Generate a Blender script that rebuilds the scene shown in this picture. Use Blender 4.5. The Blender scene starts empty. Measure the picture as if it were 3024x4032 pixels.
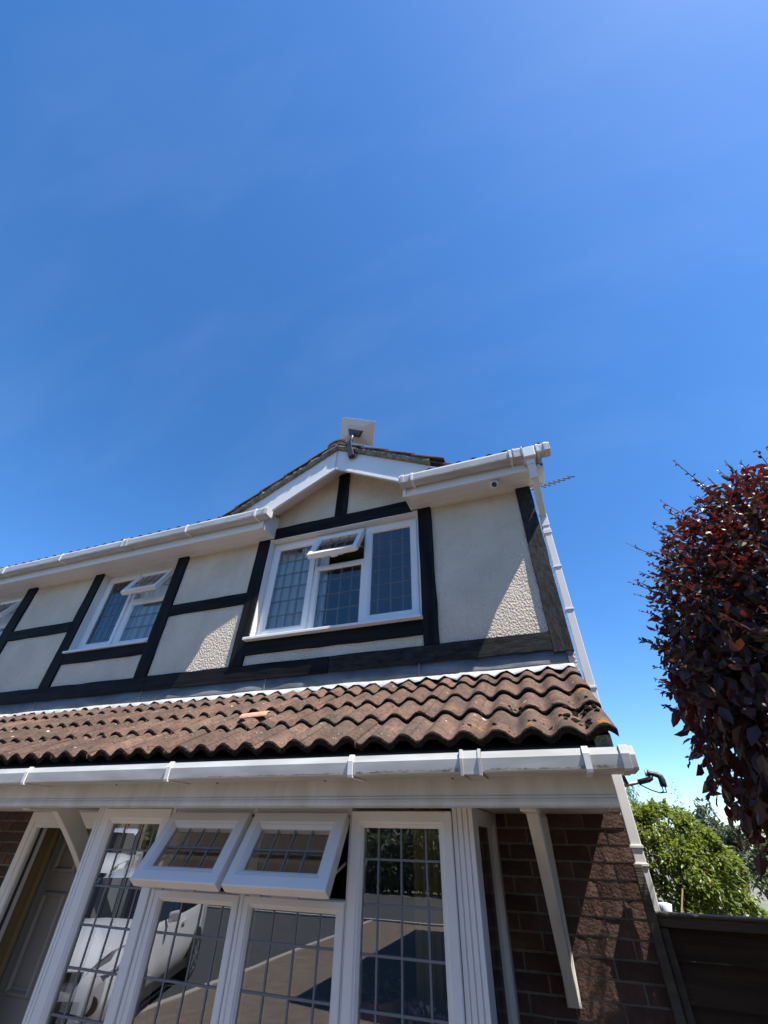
import bpy, bmesh, math, random
from mathutils import Vector, Matrix, Euler
random.seed(7)
R = math.radians
scene = bpy.context.scene
C = scene.collection
GZ = -2.09            # ground level; z = 0 is the height of the raised phone

# ------------------------------------------------------------------ camera
cam = bpy.data.objects.new('camera', bpy.data.cameras.new('camera'))
C.objects.link(cam)
_y, _p, _r = R(-20.4835), R(38.404), R(1.2649)
_f = Vector((math.sin(_y)*math.cos(_p), math.cos(_y)*math.cos(_p), math.sin(_p)))
_rt = Vector((math.cos(_y), -math.sin(_y), 0)); _up = _rt.cross(_f)
_X = _rt*math.cos(_r) + _up*math.sin(_r); _U = -_rt*math.sin(_r) + _up*math.cos(_r)
cam.matrix_world = Matrix(((_X.x, _U.x, -_f.x, 0), (_X.y, _U.y, -_f.y, -3.3), (_X.z, _U.z, -_f.z, 0), (0, 0, 0, 1)))
cam.data.sensor_fit = 'HORIZONTAL'; cam.data.sensor_width = 36; cam.data.lens = 36*1618.6/3024
cam.data.clip_start = 0.05; cam.data.clip_end = 2000
scene.camera = cam

# ------------------------------------------------------------------ sky, sun, exposure
SUN = Vector((1.0, -0.37, 1.81)).normalized()
world = bpy.data.worlds.new('World'); scene.world = world; world.use_nodes = True
wn = world.node_tree
sky = wn.nodes.new('ShaderNodeTexSky'); sky.sky_type = 'NISHITA'; sky.sun_disc = False
sky.sun_elevation = math.asin(SUN.z); sky.sun_rotation = math.atan2(SUN.x, SUN.y)
sky.air_density = 0.9; sky.dust_density = 0.25; sky.ozone_density = 6.0; sky.altitude = 60
bg = wn.nodes['Background']; bg.inputs['Strength'].default_value = 0.128
shs = wn.nodes.new('ShaderNodeHueSaturation'); shs.inputs['Saturation'].default_value = 1.19; shs.inputs['Value'].default_value = 1.05; shs.inputs['Hue'].default_value = 0.501
wn.links.new(sky.outputs['Color'], shs.inputs['Color']); 
# very faint high cirrus drawn out across the whole sky
stc = wn.nodes.new('ShaderNodeTexCoord'); smp = wn.nodes.new('ShaderNodeMapping'); smp.inputs['Scale'].default_value = (1.0, 3.2, 1.6); smp.inputs['Rotation'].default_value = (0.3, 0.5, 0.9)
snz = wn.nodes.new('ShaderNodeTexNoise'); snz.inputs['Scale'].default_value = 1.6; snz.inputs['Detail'].default_value = 5; snz.inputs['Roughness'].default_value = 0.55
srp = wn.nodes.new('ShaderNodeMapRange'); srp.inputs['From Min'].default_value = 0.46; srp.inputs['From Max'].default_value = 0.8; srp.inputs['To Max'].default_value = 0.03
smx = wn.nodes.new('ShaderNodeMix'); smx.data_type = 'RGBA'; smx.inputs['B'].default_value = (5.2, 6.0, 7.2, 1)
wn.links.new(stc.outputs['Generated'], smp.inputs['Vector']); wn.links.new(smp.outputs['Vector'], snz.inputs['Vector']); wn.links.new(snz.outputs['Fac'], srp.inputs['Value'])
wn.links.new(srp.outputs['Result'], smx.inputs['Factor']); wn.links.new(shs.outputs['Color'], smx.inputs['A']); wn.links.new(smx.outputs['Result'], bg.inputs['Color'])
sl = bpy.data.lights.new('sun', 'SUN'); sl.energy = 5.0; sl.angle = R(0.5); sl.color = (1, 0.95, 0.87)
so = bpy.data.objects.new('sun', sl); C.objects.link(so); so.location = (5, -2, 12)
so.rotation_euler = SUN.to_track_quat('Z', 'Y').to_euler()
vs = scene.view_settings
vs.view_transform = 'Standard'; vs.look = 'None'; vs.gamma = 1; vs.use_curve_mapping = False; vs.exposure = 0.9

# ------------------------------------------------------------------ materials
def new_mat(name):
    m = bpy.data.materials.new(name); m.use_nodes = True
    return m, m.node_tree, m.node_tree.nodes['Principled BSDF']
def mat(name, col, rough=0.6, col2=None, scale=8, amt=0.5, bump=0, bscale=60, spec=0.5, rand=0, stretch=None, coord='Object', detail=4, metal=0):
    m, t, b = new_mat(name); N, L = t.nodes, t.links
    b.inputs['Base Color'].default_value = (*col, 1); b.inputs['Roughness'].default_value = rough
    b.inputs['Specular IOR Level'].default_value = spec; b.inputs['Metallic'].default_value = metal
    tc = N.new('ShaderNodeTexCoord'); src = tc.outputs[coord]
    if coord == 'World':
        pass
    if stretch:
        mp = N.new('ShaderNodeMapping'); mp.inputs['Scale'].default_value = stretch
        L.new(src, mp.inputs['Vector']); src = mp.outputs['Vector']
    out = None
    if col2 is not None:
        n = N.new('ShaderNodeTexNoise'); n.inputs['Scale'].default_value = scale; n.inputs['Detail'].default_value = detail
        L.new(src, n.inputs['Vector'])
        r = N.new('ShaderNodeValToRGB'); r.color_ramp.elements[0].position = 0.5-0.25*amt-0.05; r.color_ramp.elements[1].position = 0.5+0.25*amt
        r.color_ramp.elements[0].color = (*col2, 1); r.color_ramp.elements[1].color = (*col, 1)
        L.new(n.outputs['Fac'], r.inputs['Fac']); out = r.outputs['Color']
    if rand:
        oi = N.new('ShaderNodeObjectInfo'); hs = N.new('ShaderNodeHueSaturation')
        mr = N.new('ShaderNodeMapRange'); mr.inputs['To Min'].default_value = 1-rand; mr.inputs['To Max'].default_value = 1+rand
        L.new(oi.outputs['Random'], mr.inputs['Value']); L.new(mr.outputs['Result'], hs.inputs['Value'])
        if out: L.new(out, hs.inputs['Color'])
        else: hs.inputs['Color'].default_value = (*col, 1)
        out = hs.outputs['Color']
    if out: L.new(out, b.inputs['Base Color'])
    if bump:
        n2 = N.new('ShaderNodeTexNoise'); n2.inputs['Scale'].default_value = bscale; n2.inputs['Detail'].default_value = 5
        L.new(src, n2.inputs['Vector'])
        bp = N.new('ShaderNodeBump'); bp.inputs['Strength'].default_value = bump; bp.inputs['Distance'].default_value = 0.02
        L.new(n2.outputs['Fac'], bp.inputs['Height']); L.new(bp.outputs['Normal'], b.inputs['Normal'])
    return m

M = {}
M['upvc'] = mat('white_upvc', (0.74, 0.74, 0.72), 0.32, (0.68, 0.675, 0.65), 3, 0.9)
M['upvc_old'] = mat('weathered_white_upvc', (0.72, 0.71, 0.675), 0.42, (0.54, 0.515, 0.45), 4, 0.9, stretch=(3.0, 1, 0.7))
M['soffit'] = mat('white_soffit', (0.74, 0.72, 0.69), 0.4, (0.66, 0.64, 0.6), 2.5, 1)
M['gutter'] = mat('grey_white_gutter', (0.54, 0.54, 0.52), 0.42, (0.36, 0.35, 0.31), 4, 0.9, stretch=(1, 3, 5))
M['grime'] = mat('gutter_grime', (0.10, 0.095, 0.07), 0.9, (0.3, 0.29, 0.25), 30, 0.7)
M['timber'] = mat('black_painted_timber', (0.016, 0.016, 0.017), 0.7, (0.006, 0.006, 0.007), 14, 0.9, 0.5, 40, 0.3, stretch=(1, 1, 1))
M['mortar'] = mat('mortar', (0.21, 0.19, 0.145), 0.95, (0.13, 0.12, 0.095), 20, 0.8, 0.5, 90)
M['brick'] = mat('red_brown_brick', (0.108, 0.064, 0.051), 0.92, (0.056, 0.034, 0.029), 18, 0.9, 0.35, 60, 0.2, rand=0.3)
M['lead_sunlit_chalk'] = mat('sunlit_chalky_lead', (0.52, 0.52, 0.51), 0.6, (0.30, 0.305, 0.31), 9, 0.9, 0.3, 20, 0.3)  # paler lead for the apron: chalky patina plus its sunlight painted in
M['lead'] = mat('shaded_grey_lead', (0.20, 0.205, 0.21), 0.6, (0.055, 0.06, 0.065), 6, 0.9, 0.4, 14, 0.4, stretch=(0.6, 1, 1.5))  # darker lead for the upstand: staining plus its shade painted in
M['lead_strip'] = mat('window_lead', (0.15, 0.157, 0.165), 0.6)
M['dark'] = mat('dark_void', (0.02, 0.018, 0.016), 0.9)
M['black_plastic'] = mat('black_plastic', (0.025, 0.025, 0.027), 0.5)
M['arm_grey'] = mat('charcoal_plastic', (0.06, 0.063, 0.066), 0.45)
M['dish'] = mat('pale_grey_plastic', (0.62, 0.6, 0.58), 0.45)
M['cream'] = mat('cream_plaster', (0.50, 0.46, 0.38), 0.8)
M['floor'] = mat('carpet', (0.16, 0.14, 0.12), 0.95)
M['ochre'] = mat('ochre_wall', (0.36, 0.26, 0.12), 0.8)
M['door'] = mat('grey_door', (0.30, 0.29, 0.265), 0.5)
M['mould'] = mat('verge_mortar', (0.30, 0.28, 0.22), 0.95, (0.10, 0.095, 0.07), 22, 0.8, 0.9, 60, 0.1)
M['fence'] = mat('weathered_fence', (0.066, 0.045, 0.032), 0.9, (0.028, 0.02, 0.015), 6, 0.9, 0.4, 30, 0.2, stretch=(0.25, 1, 4))
M['fence_grey'] = mat('grey_fence_timber', (0.115, 0.10, 0.08), 0.9, (0.06, 0.053, 0.044), 7, 0.9, 0.4, 30, 0.2, stretch=(0.3, 1, 3))
M['bark'] = mat('bark', (0.09, 0.065, 0.05), 0.9, (0.04, 0.03, 0.025), 12, 0.8, 0.6, 30)
M['metal'] = mat('grey_metal', (0.42, 0.42, 0.42), 0.4, metal=0.6)
M['aerial'] = mat('dull_aerial_alloy', (0.10, 0.10, 0.11), 0.6)
M['steel'] = mat('galvanised', (0.35, 0.36, 0.37), 0.5, metal=0.7)
M['terracotta'] = mat('terracotta', (0.40, 0.17, 0.10), 0.8, (0.3, 0.13, 0.08), 9)
M['pinktile'] = mat('pale_clay', (0.52, 0.30, 0.20), 0.85, (0.42, 0.23, 0.15), 12, 0.8, 0.3, 60)
M['moss'] = mat('dark_moss', (0.035, 0.03, 0.018), 1, (0.012, 0.01, 0.008), 40, 0.8, 0.8, 120, 0.1)
M['car'] = mat('white_car_paint', (0.78, 0.79, 0.8), 0.2); M['car'].node_tree.nodes['Principled BSDF'].inputs['Coat Weight'].default_value = 0.6
M['carglass'] = mat('car_glass', (0.012, 0.015, 0.017), 0.05)
M['tyre'] = mat('tyre', (0.02, 0.02, 0.02), 0.85)
M['rim'] = mat('alloy', (0.5, 0.5, 0.5), 0.3, metal=0.8)
M['lamp'] = mat('headlamp', (0.28, 0.29, 0.3), 0.1, metal=0.5)
M['asphalt'] = mat('asphalt', (0.075, 0.078, 0.08), 0.9, (0.055, 0.056, 0.058), 3, 0.9, 0.3, 150)
M['kerb'] = mat('pale_kerb', (0.42, 0.40, 0.36), 0.85)
M['green'] = mat('green_leaf', (0.06, 0.11, 0.03), 0.6)
M['flower_white'] = mat('white_petal', (0.75, 0.72, 0.68), 0.7, (0.6, 0.4, 0.55), 30, 0.6)
M['flower_pink'] = mat('lilac_petal', (0.55, 0.36, 0.5), 0.7)
M['bluewhite'] = mat('pale_blue_cloth', (0.6, 0.66, 0.78), 0.8, (0.25, 0.34, 0.55), 5, 0.5)
M['cane'] = mat('cane', (0.42, 0.33, 0.16), 0.7)
M['shedroof'] = mat('pale_felt', (0.32, 0.29, 0.25), 0.9, (0.22, 0.2, 0.17), 4)

def render_mat():
    m, t, b = new_mat('cream_roughcast'); N, L = t.nodes, t.links
    tc = N.new('ShaderNodeTexCoord')
    n = N.new('ShaderNodeTexNoise'); n.inputs['Scale'].default_value = 2.2; n.inputs['Detail'].default_value = 5
    L.new(tc.outputs['Object'], n.inputs['Vector'])
    r = N.new('ShaderNodeValToRGB'); r.color_ramp.elements[0].position = 0.35; r.color_ramp.elements[1].position = 0.68
    r.color_ramp.elements[0].color = (0.61, 0.525, 0.405, 1); r.color_ramp.elements[1].color = (0.72, 0.625, 0.49, 1)
    L.new(n.outputs['Fac'], r.inputs['Fac'])
    mps = N.new('ShaderNodeMapping'); mps.inputs['Scale'].default_value = (5, 1, 0.5); L.new(tc.outputs['Object'], mps.inputs['Vector'])
    ns = N.new('ShaderNodeTexNoise'); ns.inputs['Scale'].default_value = 1.6; ns.inputs['Detail'].default_value = 5; L.new(mps.outputs['Vector'], ns.inputs['Vector'])
    rs = N.new('ShaderNodeMapRange'); rs.inputs['From Min'].default_value = 0.48; rs.inputs['From Max'].default_value = 0.75; rs.inputs['To Max'].default_value = 0.16; L.new(ns.outputs['Fac'], rs.inputs['Value'])
    ms = N.new('ShaderNodeMix'); ms.data_type = 'RGBA'; ms.inputs['B'].default_value = (0.40, 0.36, 0.29, 1); L.new(rs.outputs['Result'], ms.inputs['Factor']); L.new(r.outputs['Color'], ms.inputs['A'])
    L.new(ms.outputs['Result'], b.inputs['Base Color'])
    b.inputs['Roughness'].default_value = 0.95; b.inputs['Specular IOR Level'].default_value = 0.15
    mp = N.new('ShaderNodeMapping'); mp.inputs['Scale'].default_value = (1, 1, 0.75); L.new(tc.outputs['Object'], mp.inputs['Vector'])
    a = N.new('ShaderNodeTexNoise'); a.inputs['Scale'].default_value = 66; a.inputs['Detail'].default_value = 2.5; L.new(mp.outputs['Vector'], a.inputs['Vector'])
    c = N.new('ShaderNodeTexNoise'); c.inputs['Scale'].default_value = 6; c.inputs['Detail'].default_value = 2; L.new(tc.outputs['Object'], c.inputs['Vector'])
    ad = N.new('ShaderNodeMath'); ad.operation = 'MULTIPLY_ADD'; ad.inputs[1].default_value = 0.5
    L.new(c.outputs['Fac'], ad.inputs[0]); L.new(a.outputs['Fac'], ad.inputs[2])
    bp = N.new('ShaderNodeBump'); bp.inputs['Strength'].default_value = 1.0; bp.inputs['Distance'].default_value = 0.02
    L.new(ad.outputs[0], bp.inputs['Height']); L.new(bp.outputs['Normal'], b.inputs['Normal'])
    return m
M['render'] = render_mat()

def tile_mat():
    m, t, b = new_mat('weathered_concrete_tile'); N, L = t.nodes, t.links
    ge = N.new('ShaderNodeNewGeometry'); pos = ge.outputs['Position']
    oi = N.new('ShaderNodeObjectInfo')
    def noise(s, d=4, off=0):
        n = N.new('ShaderNodeTexNoise'); n.inputs['Scale'].default_value = s; n.inputs['Detail'].default_value = d
        if off:
            mp = N.new('ShaderNodeMapping'); mp.inputs['Location'].default_value = (off, off*2, off*3); L.new(pos, mp.inputs['Vector']); L.new(mp.outputs['Vector'], n.inputs['Vector'])
        else: L.new(pos, n.inputs['Vector'])
        return n.outputs['Fac']
    def ramp(f, p0, p1, c0=(0, 0, 0), c1=(1, 1, 1)):
        r = N.new('ShaderNodeValToRGB'); r.color_ramp.elements[0].position = p0; r.color_ramp.elements[1].position = p1
        r.color_ramp.elements[0].color = (*c0, 1); r.color_ramp.elements[1].color = (*c1, 1); L.new(f, r.inputs['Fac']); return r.outputs['Color']
    def mix(f, a, bb):
        x = N.new('ShaderNodeMix'); x.data_type = 'RGBA'; L.new(f, x.inputs['Factor']); 
        if isinstance(a, tuple): x.inputs['A'].default_value = (*a, 1)
        else: L.new(a, x.inputs['A'])
        if isinstance(bb, tuple): x.inputs['B'].default_value = (*bb, 1)
        else: L.new(bb, x.inputs['B'])
        return x.outputs['Result']
    base = ramp(noise(7, 6), 0.34, 0.66, (0.086, 0.055, 0.042), (0.158, 0.092, 0.066))
    base = mix(ramp(noise(3, 5, 3.3), 0.5, 0.72), base, (0.074, 0.057, 0.043))
    base = mix(ramp(noise(55, 3, 1.7), 0.50, 0.72), base, (0.038, 0.028, 0.023))
    hs = N.new('ShaderNodeHueSaturation'); mr = N.new('ShaderNodeMapRange'); mr.inputs['To Min'].default_value = 0.82; mr.inputs['To Max'].default_value = 1.22
    L.new(oi.outputs['Random'], mr.inputs['Value']); L.new(mr.outputs['Result'], hs.inputs['Value']); L.new(base, hs.inputs['Color']); base = hs.outputs['Color']
    # pale lichen spots
    v = N.new('ShaderNodeTexVoronoi'); v.inputs['Scale'].default_value = 34; v.feature = 'F1'; L.new(pos, v.inputs['Vector'])
    spot = ramp(v.outputs['Distance'], 0.10, 0.16, (1, 1, 1), (0, 0, 0))
    mk = N.new('ShaderNodeMath'); mk.operation = 'MULTIPLY'; L.new(spot, mk.inputs[0]); L.new(ramp(noise(9, 2, 5), 0.44, 0.56), mk.inputs[1])
    base = mix(mk.outputs[0], base, (0.32, 0.27, 0.22))
    v2 = N.new('ShaderNodeTexVoronoi'); v2.inputs['Scale'].default_value = 9; L.new(pos, v2.inputs['Vector'])
    sp2 = N.new('ShaderNodeMath'); sp2.operation = 'ADD'; L.new(v2.outputs['Distance'], sp2.inputs[0])
    n9 = N.new('ShaderNodeMath'); n9.operation = 'MULTIPLY'; n9.inputs[1].default_value = 0.35; L.new(noise(40, 3, 2), n9.inputs[0]); L.new(n9.outputs[0], sp2.inputs[1])
    mk2 = N.new('ShaderNodeMath'); mk2.operation = 'MULTIPLY'; L.new(ramp(sp2.outputs[0], 0.25, 0.275, (1, 1, 1), (0, 0, 0)), mk2.inputs[0]); L.new(ramp(v2.outputs['Color'], 0.42, 0.44), mk2.inputs[1])
    base = mix(mk2.outputs[0], base, (0.40, 0.37, 0.33))
    # orange lichen towards the verge
    sx = N.new('ShaderNodeSeparateXYZ'); L.new(pos, sx.inputs[0])
    mx = N.new('ShaderNodeMapRange'); mx.inputs['From Min'].default_value = -0.9; mx.inputs['From Max'].default_value = 0.25; L.new(sx.outputs['X'], mx.inputs['Value'])
    ol = N.new('ShaderNodeMath'); ol.operation = 'MULTIPLY'; L.new(ramp(noise(11, 6, 8), 0.61, 0.66), ol.inputs[0]); L.new(mx.outputs['Result'], ol.inputs[1])
    base = mix(ol.outputs[0], base, (0.27, 0.125, 0.015))
    L.new(base, b.inputs['Base Color']); b.inputs['Roughness'].default_value = 0.9; b.inputs['Specular IOR Level'].default_value = 0.25
    bp = N.new('ShaderNodeBump'); bp.inputs['Strength'].default_value = 0.5; bp.inputs['Distance'].default_value = 0.008
    L.new(noise(160, 4), bp.inputs['Height']); L.new(bp.outputs['Normal'], b.inputs['Normal'])
    return m
M['tile'] = tile_mat()
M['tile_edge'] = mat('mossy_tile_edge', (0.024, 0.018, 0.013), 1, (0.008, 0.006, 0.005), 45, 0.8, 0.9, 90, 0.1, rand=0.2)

def glass_mat(name='window_glass', km=1.5, ka=.03):
    m = bpy.data.materials.new(name); m.use_nodes = True; t = m.node_tree; N, L = t.nodes, t.links
    for n in list(N):
        if n.type != 'OUTPUT_MATERIAL': N.remove(n)
    o = [n for n in N if n.type == 'OUTPUT_MATERIAL'][0]
    tr = N.new('ShaderNodeBsdfTransparent'); tr.inputs['Color'].default_value = (0.90, 0.93, 0.91, 1)
    gl = N.new('ShaderNodeBsdfGlossy'); gl.inputs['Roughness'].default_value = 0.0; gl.inputs['Color'].default_value = (0.95, 0.97, 1, 1)
    fr = N.new('ShaderNodeFresnel'); fr.inputs['IOR'].default_value = 1.5
    k = N.new('ShaderNodeMath'); k.operation = 'MULTIPLY_ADD'; k.inputs[1].default_value = km; k.inputs[2].default_value = ka; k.use_clamp = True
    L.new(fr.outputs[0], k.inputs[0])
    mx = N.new('ShaderNodeMixShader'); L.new(k.outputs[0], mx.inputs[0]); L.new(tr.outputs[0], mx.inputs[1]); L.new(gl.outputs[0], mx.inputs[2])
    # slight waviness of the panes
    tc = N.new('ShaderNodeTexCoord'); n = N.new('ShaderNodeTexNoise'); n.inputs['Scale'].default_value = 3.5; n.inputs['Detail'].default_value = 1; L.new(tc.outputs['Object'], n.inputs['Vector'])
    bp = N.new('ShaderNodeBump'); bp.inputs['Strength'].default_value = 0.012; bp.inputs['Distance'].default_value = 0.02
    L.new(n.outputs['Fac'], bp.inputs['Height']); L.new(bp.outputs['Normal'], gl.inputs['Normal'])
    L.new(mx.outputs[0], o.inputs['Surface'])
    return m
M['glass'] = glass_mat()
M['coated_glass'] = glass_mat('coated_window_glass', 2.7, .10)

def cloth_mat(name, col, tl=0.4):
    m = bpy.data.materials.new(name); m.use_nodes = True; t = m.node_tree; N, L = t.nodes, t.links
    b = N['Principled BSDF']; b.inputs['Base Color'].default_value = (*col, 1); b.inputs['Roughness'].default_value = 0.9; b.inputs['Specular IOR Level'].default_value = 0.1
    return m
M['net'] = cloth_mat('pale_curtain', (0.82, 0.83, 0.82))
M['ochre_curtain'] = cloth_mat('ochre_curtain', (0.40, 0.31, 0.12))

def leaf_mat(name, ca, cb, trans, tfac=0.35, rough=0.4, spec=0.5, extra=None):
    m = bpy.data.materials.new(name); m.use_nodes = True; t = m.node_tree; N, L = t.nodes, t.links
    b = N['Principled BSDF']; o = [n for n in N if n.type == 'OUTPUT_MATERIAL'][0]
    at = N.new('ShaderNodeAttribute'); at.attribute_name = 'tint'
    oi = N.new('ShaderNodeObjectInfo')
    ad = N.new('ShaderNodeMath'); ad.operation = 'ADD'; L.new(at.outputs['Fac'], ad.inputs[0])
    L.new(oi.outputs['Random'], ad.inputs[1])
    fr = N.new('ShaderNodeMath'); fr.operation = 'FRACT'; L.new(ad.outputs[0], fr.inputs[0])
    r = N.new('ShaderNodeValToRGB'); e = r.color_ramp.elements
    e[0].color = (*ca, 1); e[1].color = (*cb, 1); e[1].position = 0.85
    if extra:
        x = e.new(0.955); x.color = (*cb, 1); x = e.new(0.97); x.color = (*extra, 1)
    L.new(fr.outputs[0], r.inputs['Fac']); L.new(r.outputs['Color'], b.inputs['Base Color'])
    b.inputs['Roughness'].default_value = rough; b.inputs['Specular IOR Level'].default_value = spec
    tr = N.new('ShaderNodeBsdfTranslucent'); tr.inputs['Color'].default_value = (*trans, 1)
    mx = N.new('ShaderNodeMixShader'); mx.inputs[0].default_value = tfac
    L.new(b.outputs[0], mx.inputs[1]); L.new(tr.outputs[0], mx.inputs[2]); L.new(mx.outputs[0], o.inputs['Surface'])
    return m
M['plum'] = leaf_mat('purple_plum_leaf', (0.030, 0.021, 0.017), (0.060, 0.034, 0.027), (0.26, 0.03, 0.022), 0.16, 0.42, 0.32, (0.16, 0.12, 0.02))
M['laurel'] = leaf_mat('yellow_green_leaf', (0.09, 0.13, 0.02), (0.18, 0.225, 0.045), (0.30, 0.37, 0.04), 0.33, 0.38, 0.5, (0.16, 0.07, 0.03))
M['greyleaf'] = leaf_mat('grey_green_leaf', (0.075, 0.095, 0.045), (0.13, 0.15, 0.085), (0.16, 0.2, 0.09), 0.25, 0.6)
M['willow'] = leaf_mat('willow_leaf', (0.08, 0.12, 0.03), (0.14, 0.18, 0.06), (0.25, 0.3, 0.07), 0.35, 0.5)

# ------------------------------------------------------------------ mesh helpers
class MB:
    def __init__(s): s.v = []; s.f = []; s.m = []; s.T = None
    def add(s, vs, fs, mi=0):
        o = len(s.v)
        s.v += [tuple(s.T @ Vector(v)) if s.T else tuple(v) for v in vs]
        s.f += [tuple(i+o for i in f) for f in fs]; s.m += [mi]*len(fs)
    def box(s, x0, x1, y0, y1, z0, z1, mi=0):
        s.add([(x0, y0, z0), (x1, y0, z0), (x1, y1, z0), (x0, y1, z0), (x0, y0, z1), (x1, y0, z1), (x1, y1, z1), (x0, y1, z1)],
              [(0, 3, 2, 1), (4, 5, 6, 7), (0, 1, 5, 4), (1, 2, 6, 5), (2, 3, 7, 6), (3, 0, 4, 7)], mi)
    def prism(s, pts, axis, a, b, mi=0):
        """closed profile pts extruded along axis from a to b; axis 'x': pts are (y,z); 'y': (x,z); 'z': (x,y)"""
        n = len(pts)
        P = lambda p, t: {'x': (t, p[0], p[1]), 'y': (p[0], t, p[1]), 'z': (p[0], p[1], t)}[axis]
        vs = [P(p, a) for p in pts] + [P(p, b) for p in pts]
        fs = [(i, (i+1) % n, n+(i+1) % n, n+i) for i in range(n)] + [tuple(range(n-1, -1, -1)), tuple(range(n, 2*n))]
        s.add(vs, fs, mi)
    def mitred(s, x0, x1, z0, z1, prof, mi=0):
        """picture-frame ring in the XZ plane, prof = (inset, y) points, corners mitred"""
        vs = []
        for d, y in prof: vs += [(x0+d, y, z0+d), (x1-d, y, z0+d), (x1-d, y, z1-d), (x0+d, y, z1-d)]
        fs = []
        for i in range(len(prof)-1):
            for k in range(4): fs.append((i*4+k, i*4+(k+1) % 4, (i+1)*4+(k+1) % 4, (i+1)*4+k))
        s.add(vs, fs, mi)
    def tube(s, pts, r, n=8, mi=0, caps=True):
        pts = [Vector(p) for p in pts]; rs = r if isinstance(r, (list, tuple)) else [r]*len(pts)
        vs = []; prev = None
        for i, p in enumerate(pts):
            d = (pts[min(i+1, len(pts)-1)] - pts[max(i-1, 0)]).normalized()
            if prev is None: u = d.orthogonal().normalized()
            else: u = (prev - d*prev.dot(d)).normalized()
            prev = u; w = d.cross(u)
            for k in range(n):
                a = 2*math.pi*k/n; vs.append(p + (u*math.cos(a) + w*math.sin(a))*rs[i])
        fs = [(i*n+k, i*n+(k+1) % n, (i+1)*n+(k+1) % n, (i+1)*n+k) for i in range(len(pts)-1) for k in range(n)]
        if caps: fs += [tuple(range(n-1, -1, -1)), tuple(range((len(pts)-1)*n, len(pts)*n))]
        s.add(vs, fs, mi)
    def bar(s, p, q, w, h, mi=0, up=(0, 0, 1)):
        p, q = Vector(p), Vector(q); d = (q-p).normalized(); u = Vector(up); a = d.cross(u)
        if a.length < 1e-4: a = d.cross(Vector((0, 1, 0)))
        a.normalize(); b = a.cross(d)
        vs = [e + a*sx*w/2 + b*sz*h/2 for e in (p, q) for sx, sz in ((-1, -1), (1, -1), (1, 1), (-1, 1))]
        s.add(vs, [(0, 1, 2, 3), (7, 6, 5, 4), (0, 4, 5, 1), (1, 5, 6, 2), (2, 6, 7, 3), (3, 7, 4, 0)], mi)
    def lathe(s, prof, c, n=16, mi=0, axis='z'):
        vs = []
        for r, h in prof:
            for k in range(n):
                a = 2*math.pi*k/n
                q = (r*math.cos(a), r*math.sin(a), h)
                if axis == 'y': q = (q[0], q[2], q[1])
                if axis == 'x': q = (q[2], q[0], q[1])
                vs.append((c[0]+q[0], c[1]+q[1], c[2]+q[2]))
        fs = [(i*n+k, i*n+(k+1) % n, (i+1)*n+(k+1) % n, (i+1)*n+k) for i in range(len(prof)-1) for k in range(n)]
        fs += [tuple(range(n-1, -1, -1)), tuple(range((len(prof)-1)*n, len(prof)*n))]
        s.add(vs, fs, mi)
    def mesh(s, name, mats, smooth=False, fix=True):
        me = bpy.data.meshes.new(name); me.from_pydata(s.v, [], s.f)
        for m in (mats if isinstance(mats, (list, tuple)) else [mats]): me.materials.append(m)
        if len(me.materials) > 1: me.polygons.foreach_set('material_index', s.m)
        if fix:
            bm = bmesh.new(); bm.from_mesh(me); bmesh.ops.recalc_face_normals(bm, faces=bm.faces); bm.to_mesh(me); bm.free()
        if smooth: me.polygons.foreach_set('use_smooth', [True]*len(me.polygons))
        me.update(); return me
    def build(s, name, mats, parent=None, smooth=False, bevel=0, fix=True, label=None):
        o = bpy.data.objects.new(name, s.mesh(name, mats, smooth, fix)); C.objects.link(o)
        if parent is not None: attach(o, parent)
        if bevel:
            b = o.modifiers.new('bevel', 'BEVEL'); b.width = bevel; b.segments = 2; b.limit_method = 'ANGLE'; b.angle_limit = R(40)
        if label: o['label'] = label
        return o
def world_of(o):
    m = o.matrix_basis.copy()
    return (world_of(o.parent) @ o.matrix_parent_inverse @ m) if o.parent else m
def attach(o, parent):
    o.parent = parent; o.matrix_parent_inverse = world_of(parent).inverted()
def thing(name, label, cat, loc, group=None):
    o = bpy.data.objects.new(name, None); o.empty_display_size = 0.2; C.objects.link(o); o.location = loc
    o['label'] = label; o['category'] = cat
    if group: o['group'] = group
    return o
def tag(o, label, cat, group=None):
    o['label'] = label; o['category'] = cat
    if group: o['group'] = group
    return o
def inst(name, me, parent, loc=(0, 0, 0), rot=(0, 0, 0), sc=None):
    o = bpy.data.objects.new(name, me); C.objects.link(o); o.location = loc; o.rotation_euler = rot
    if sc: o.scale = sc
    if parent is not None: attach(o, parent)
    return o
def grid_sheet(mb, xs, fn, mi=0):
    pass

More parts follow.
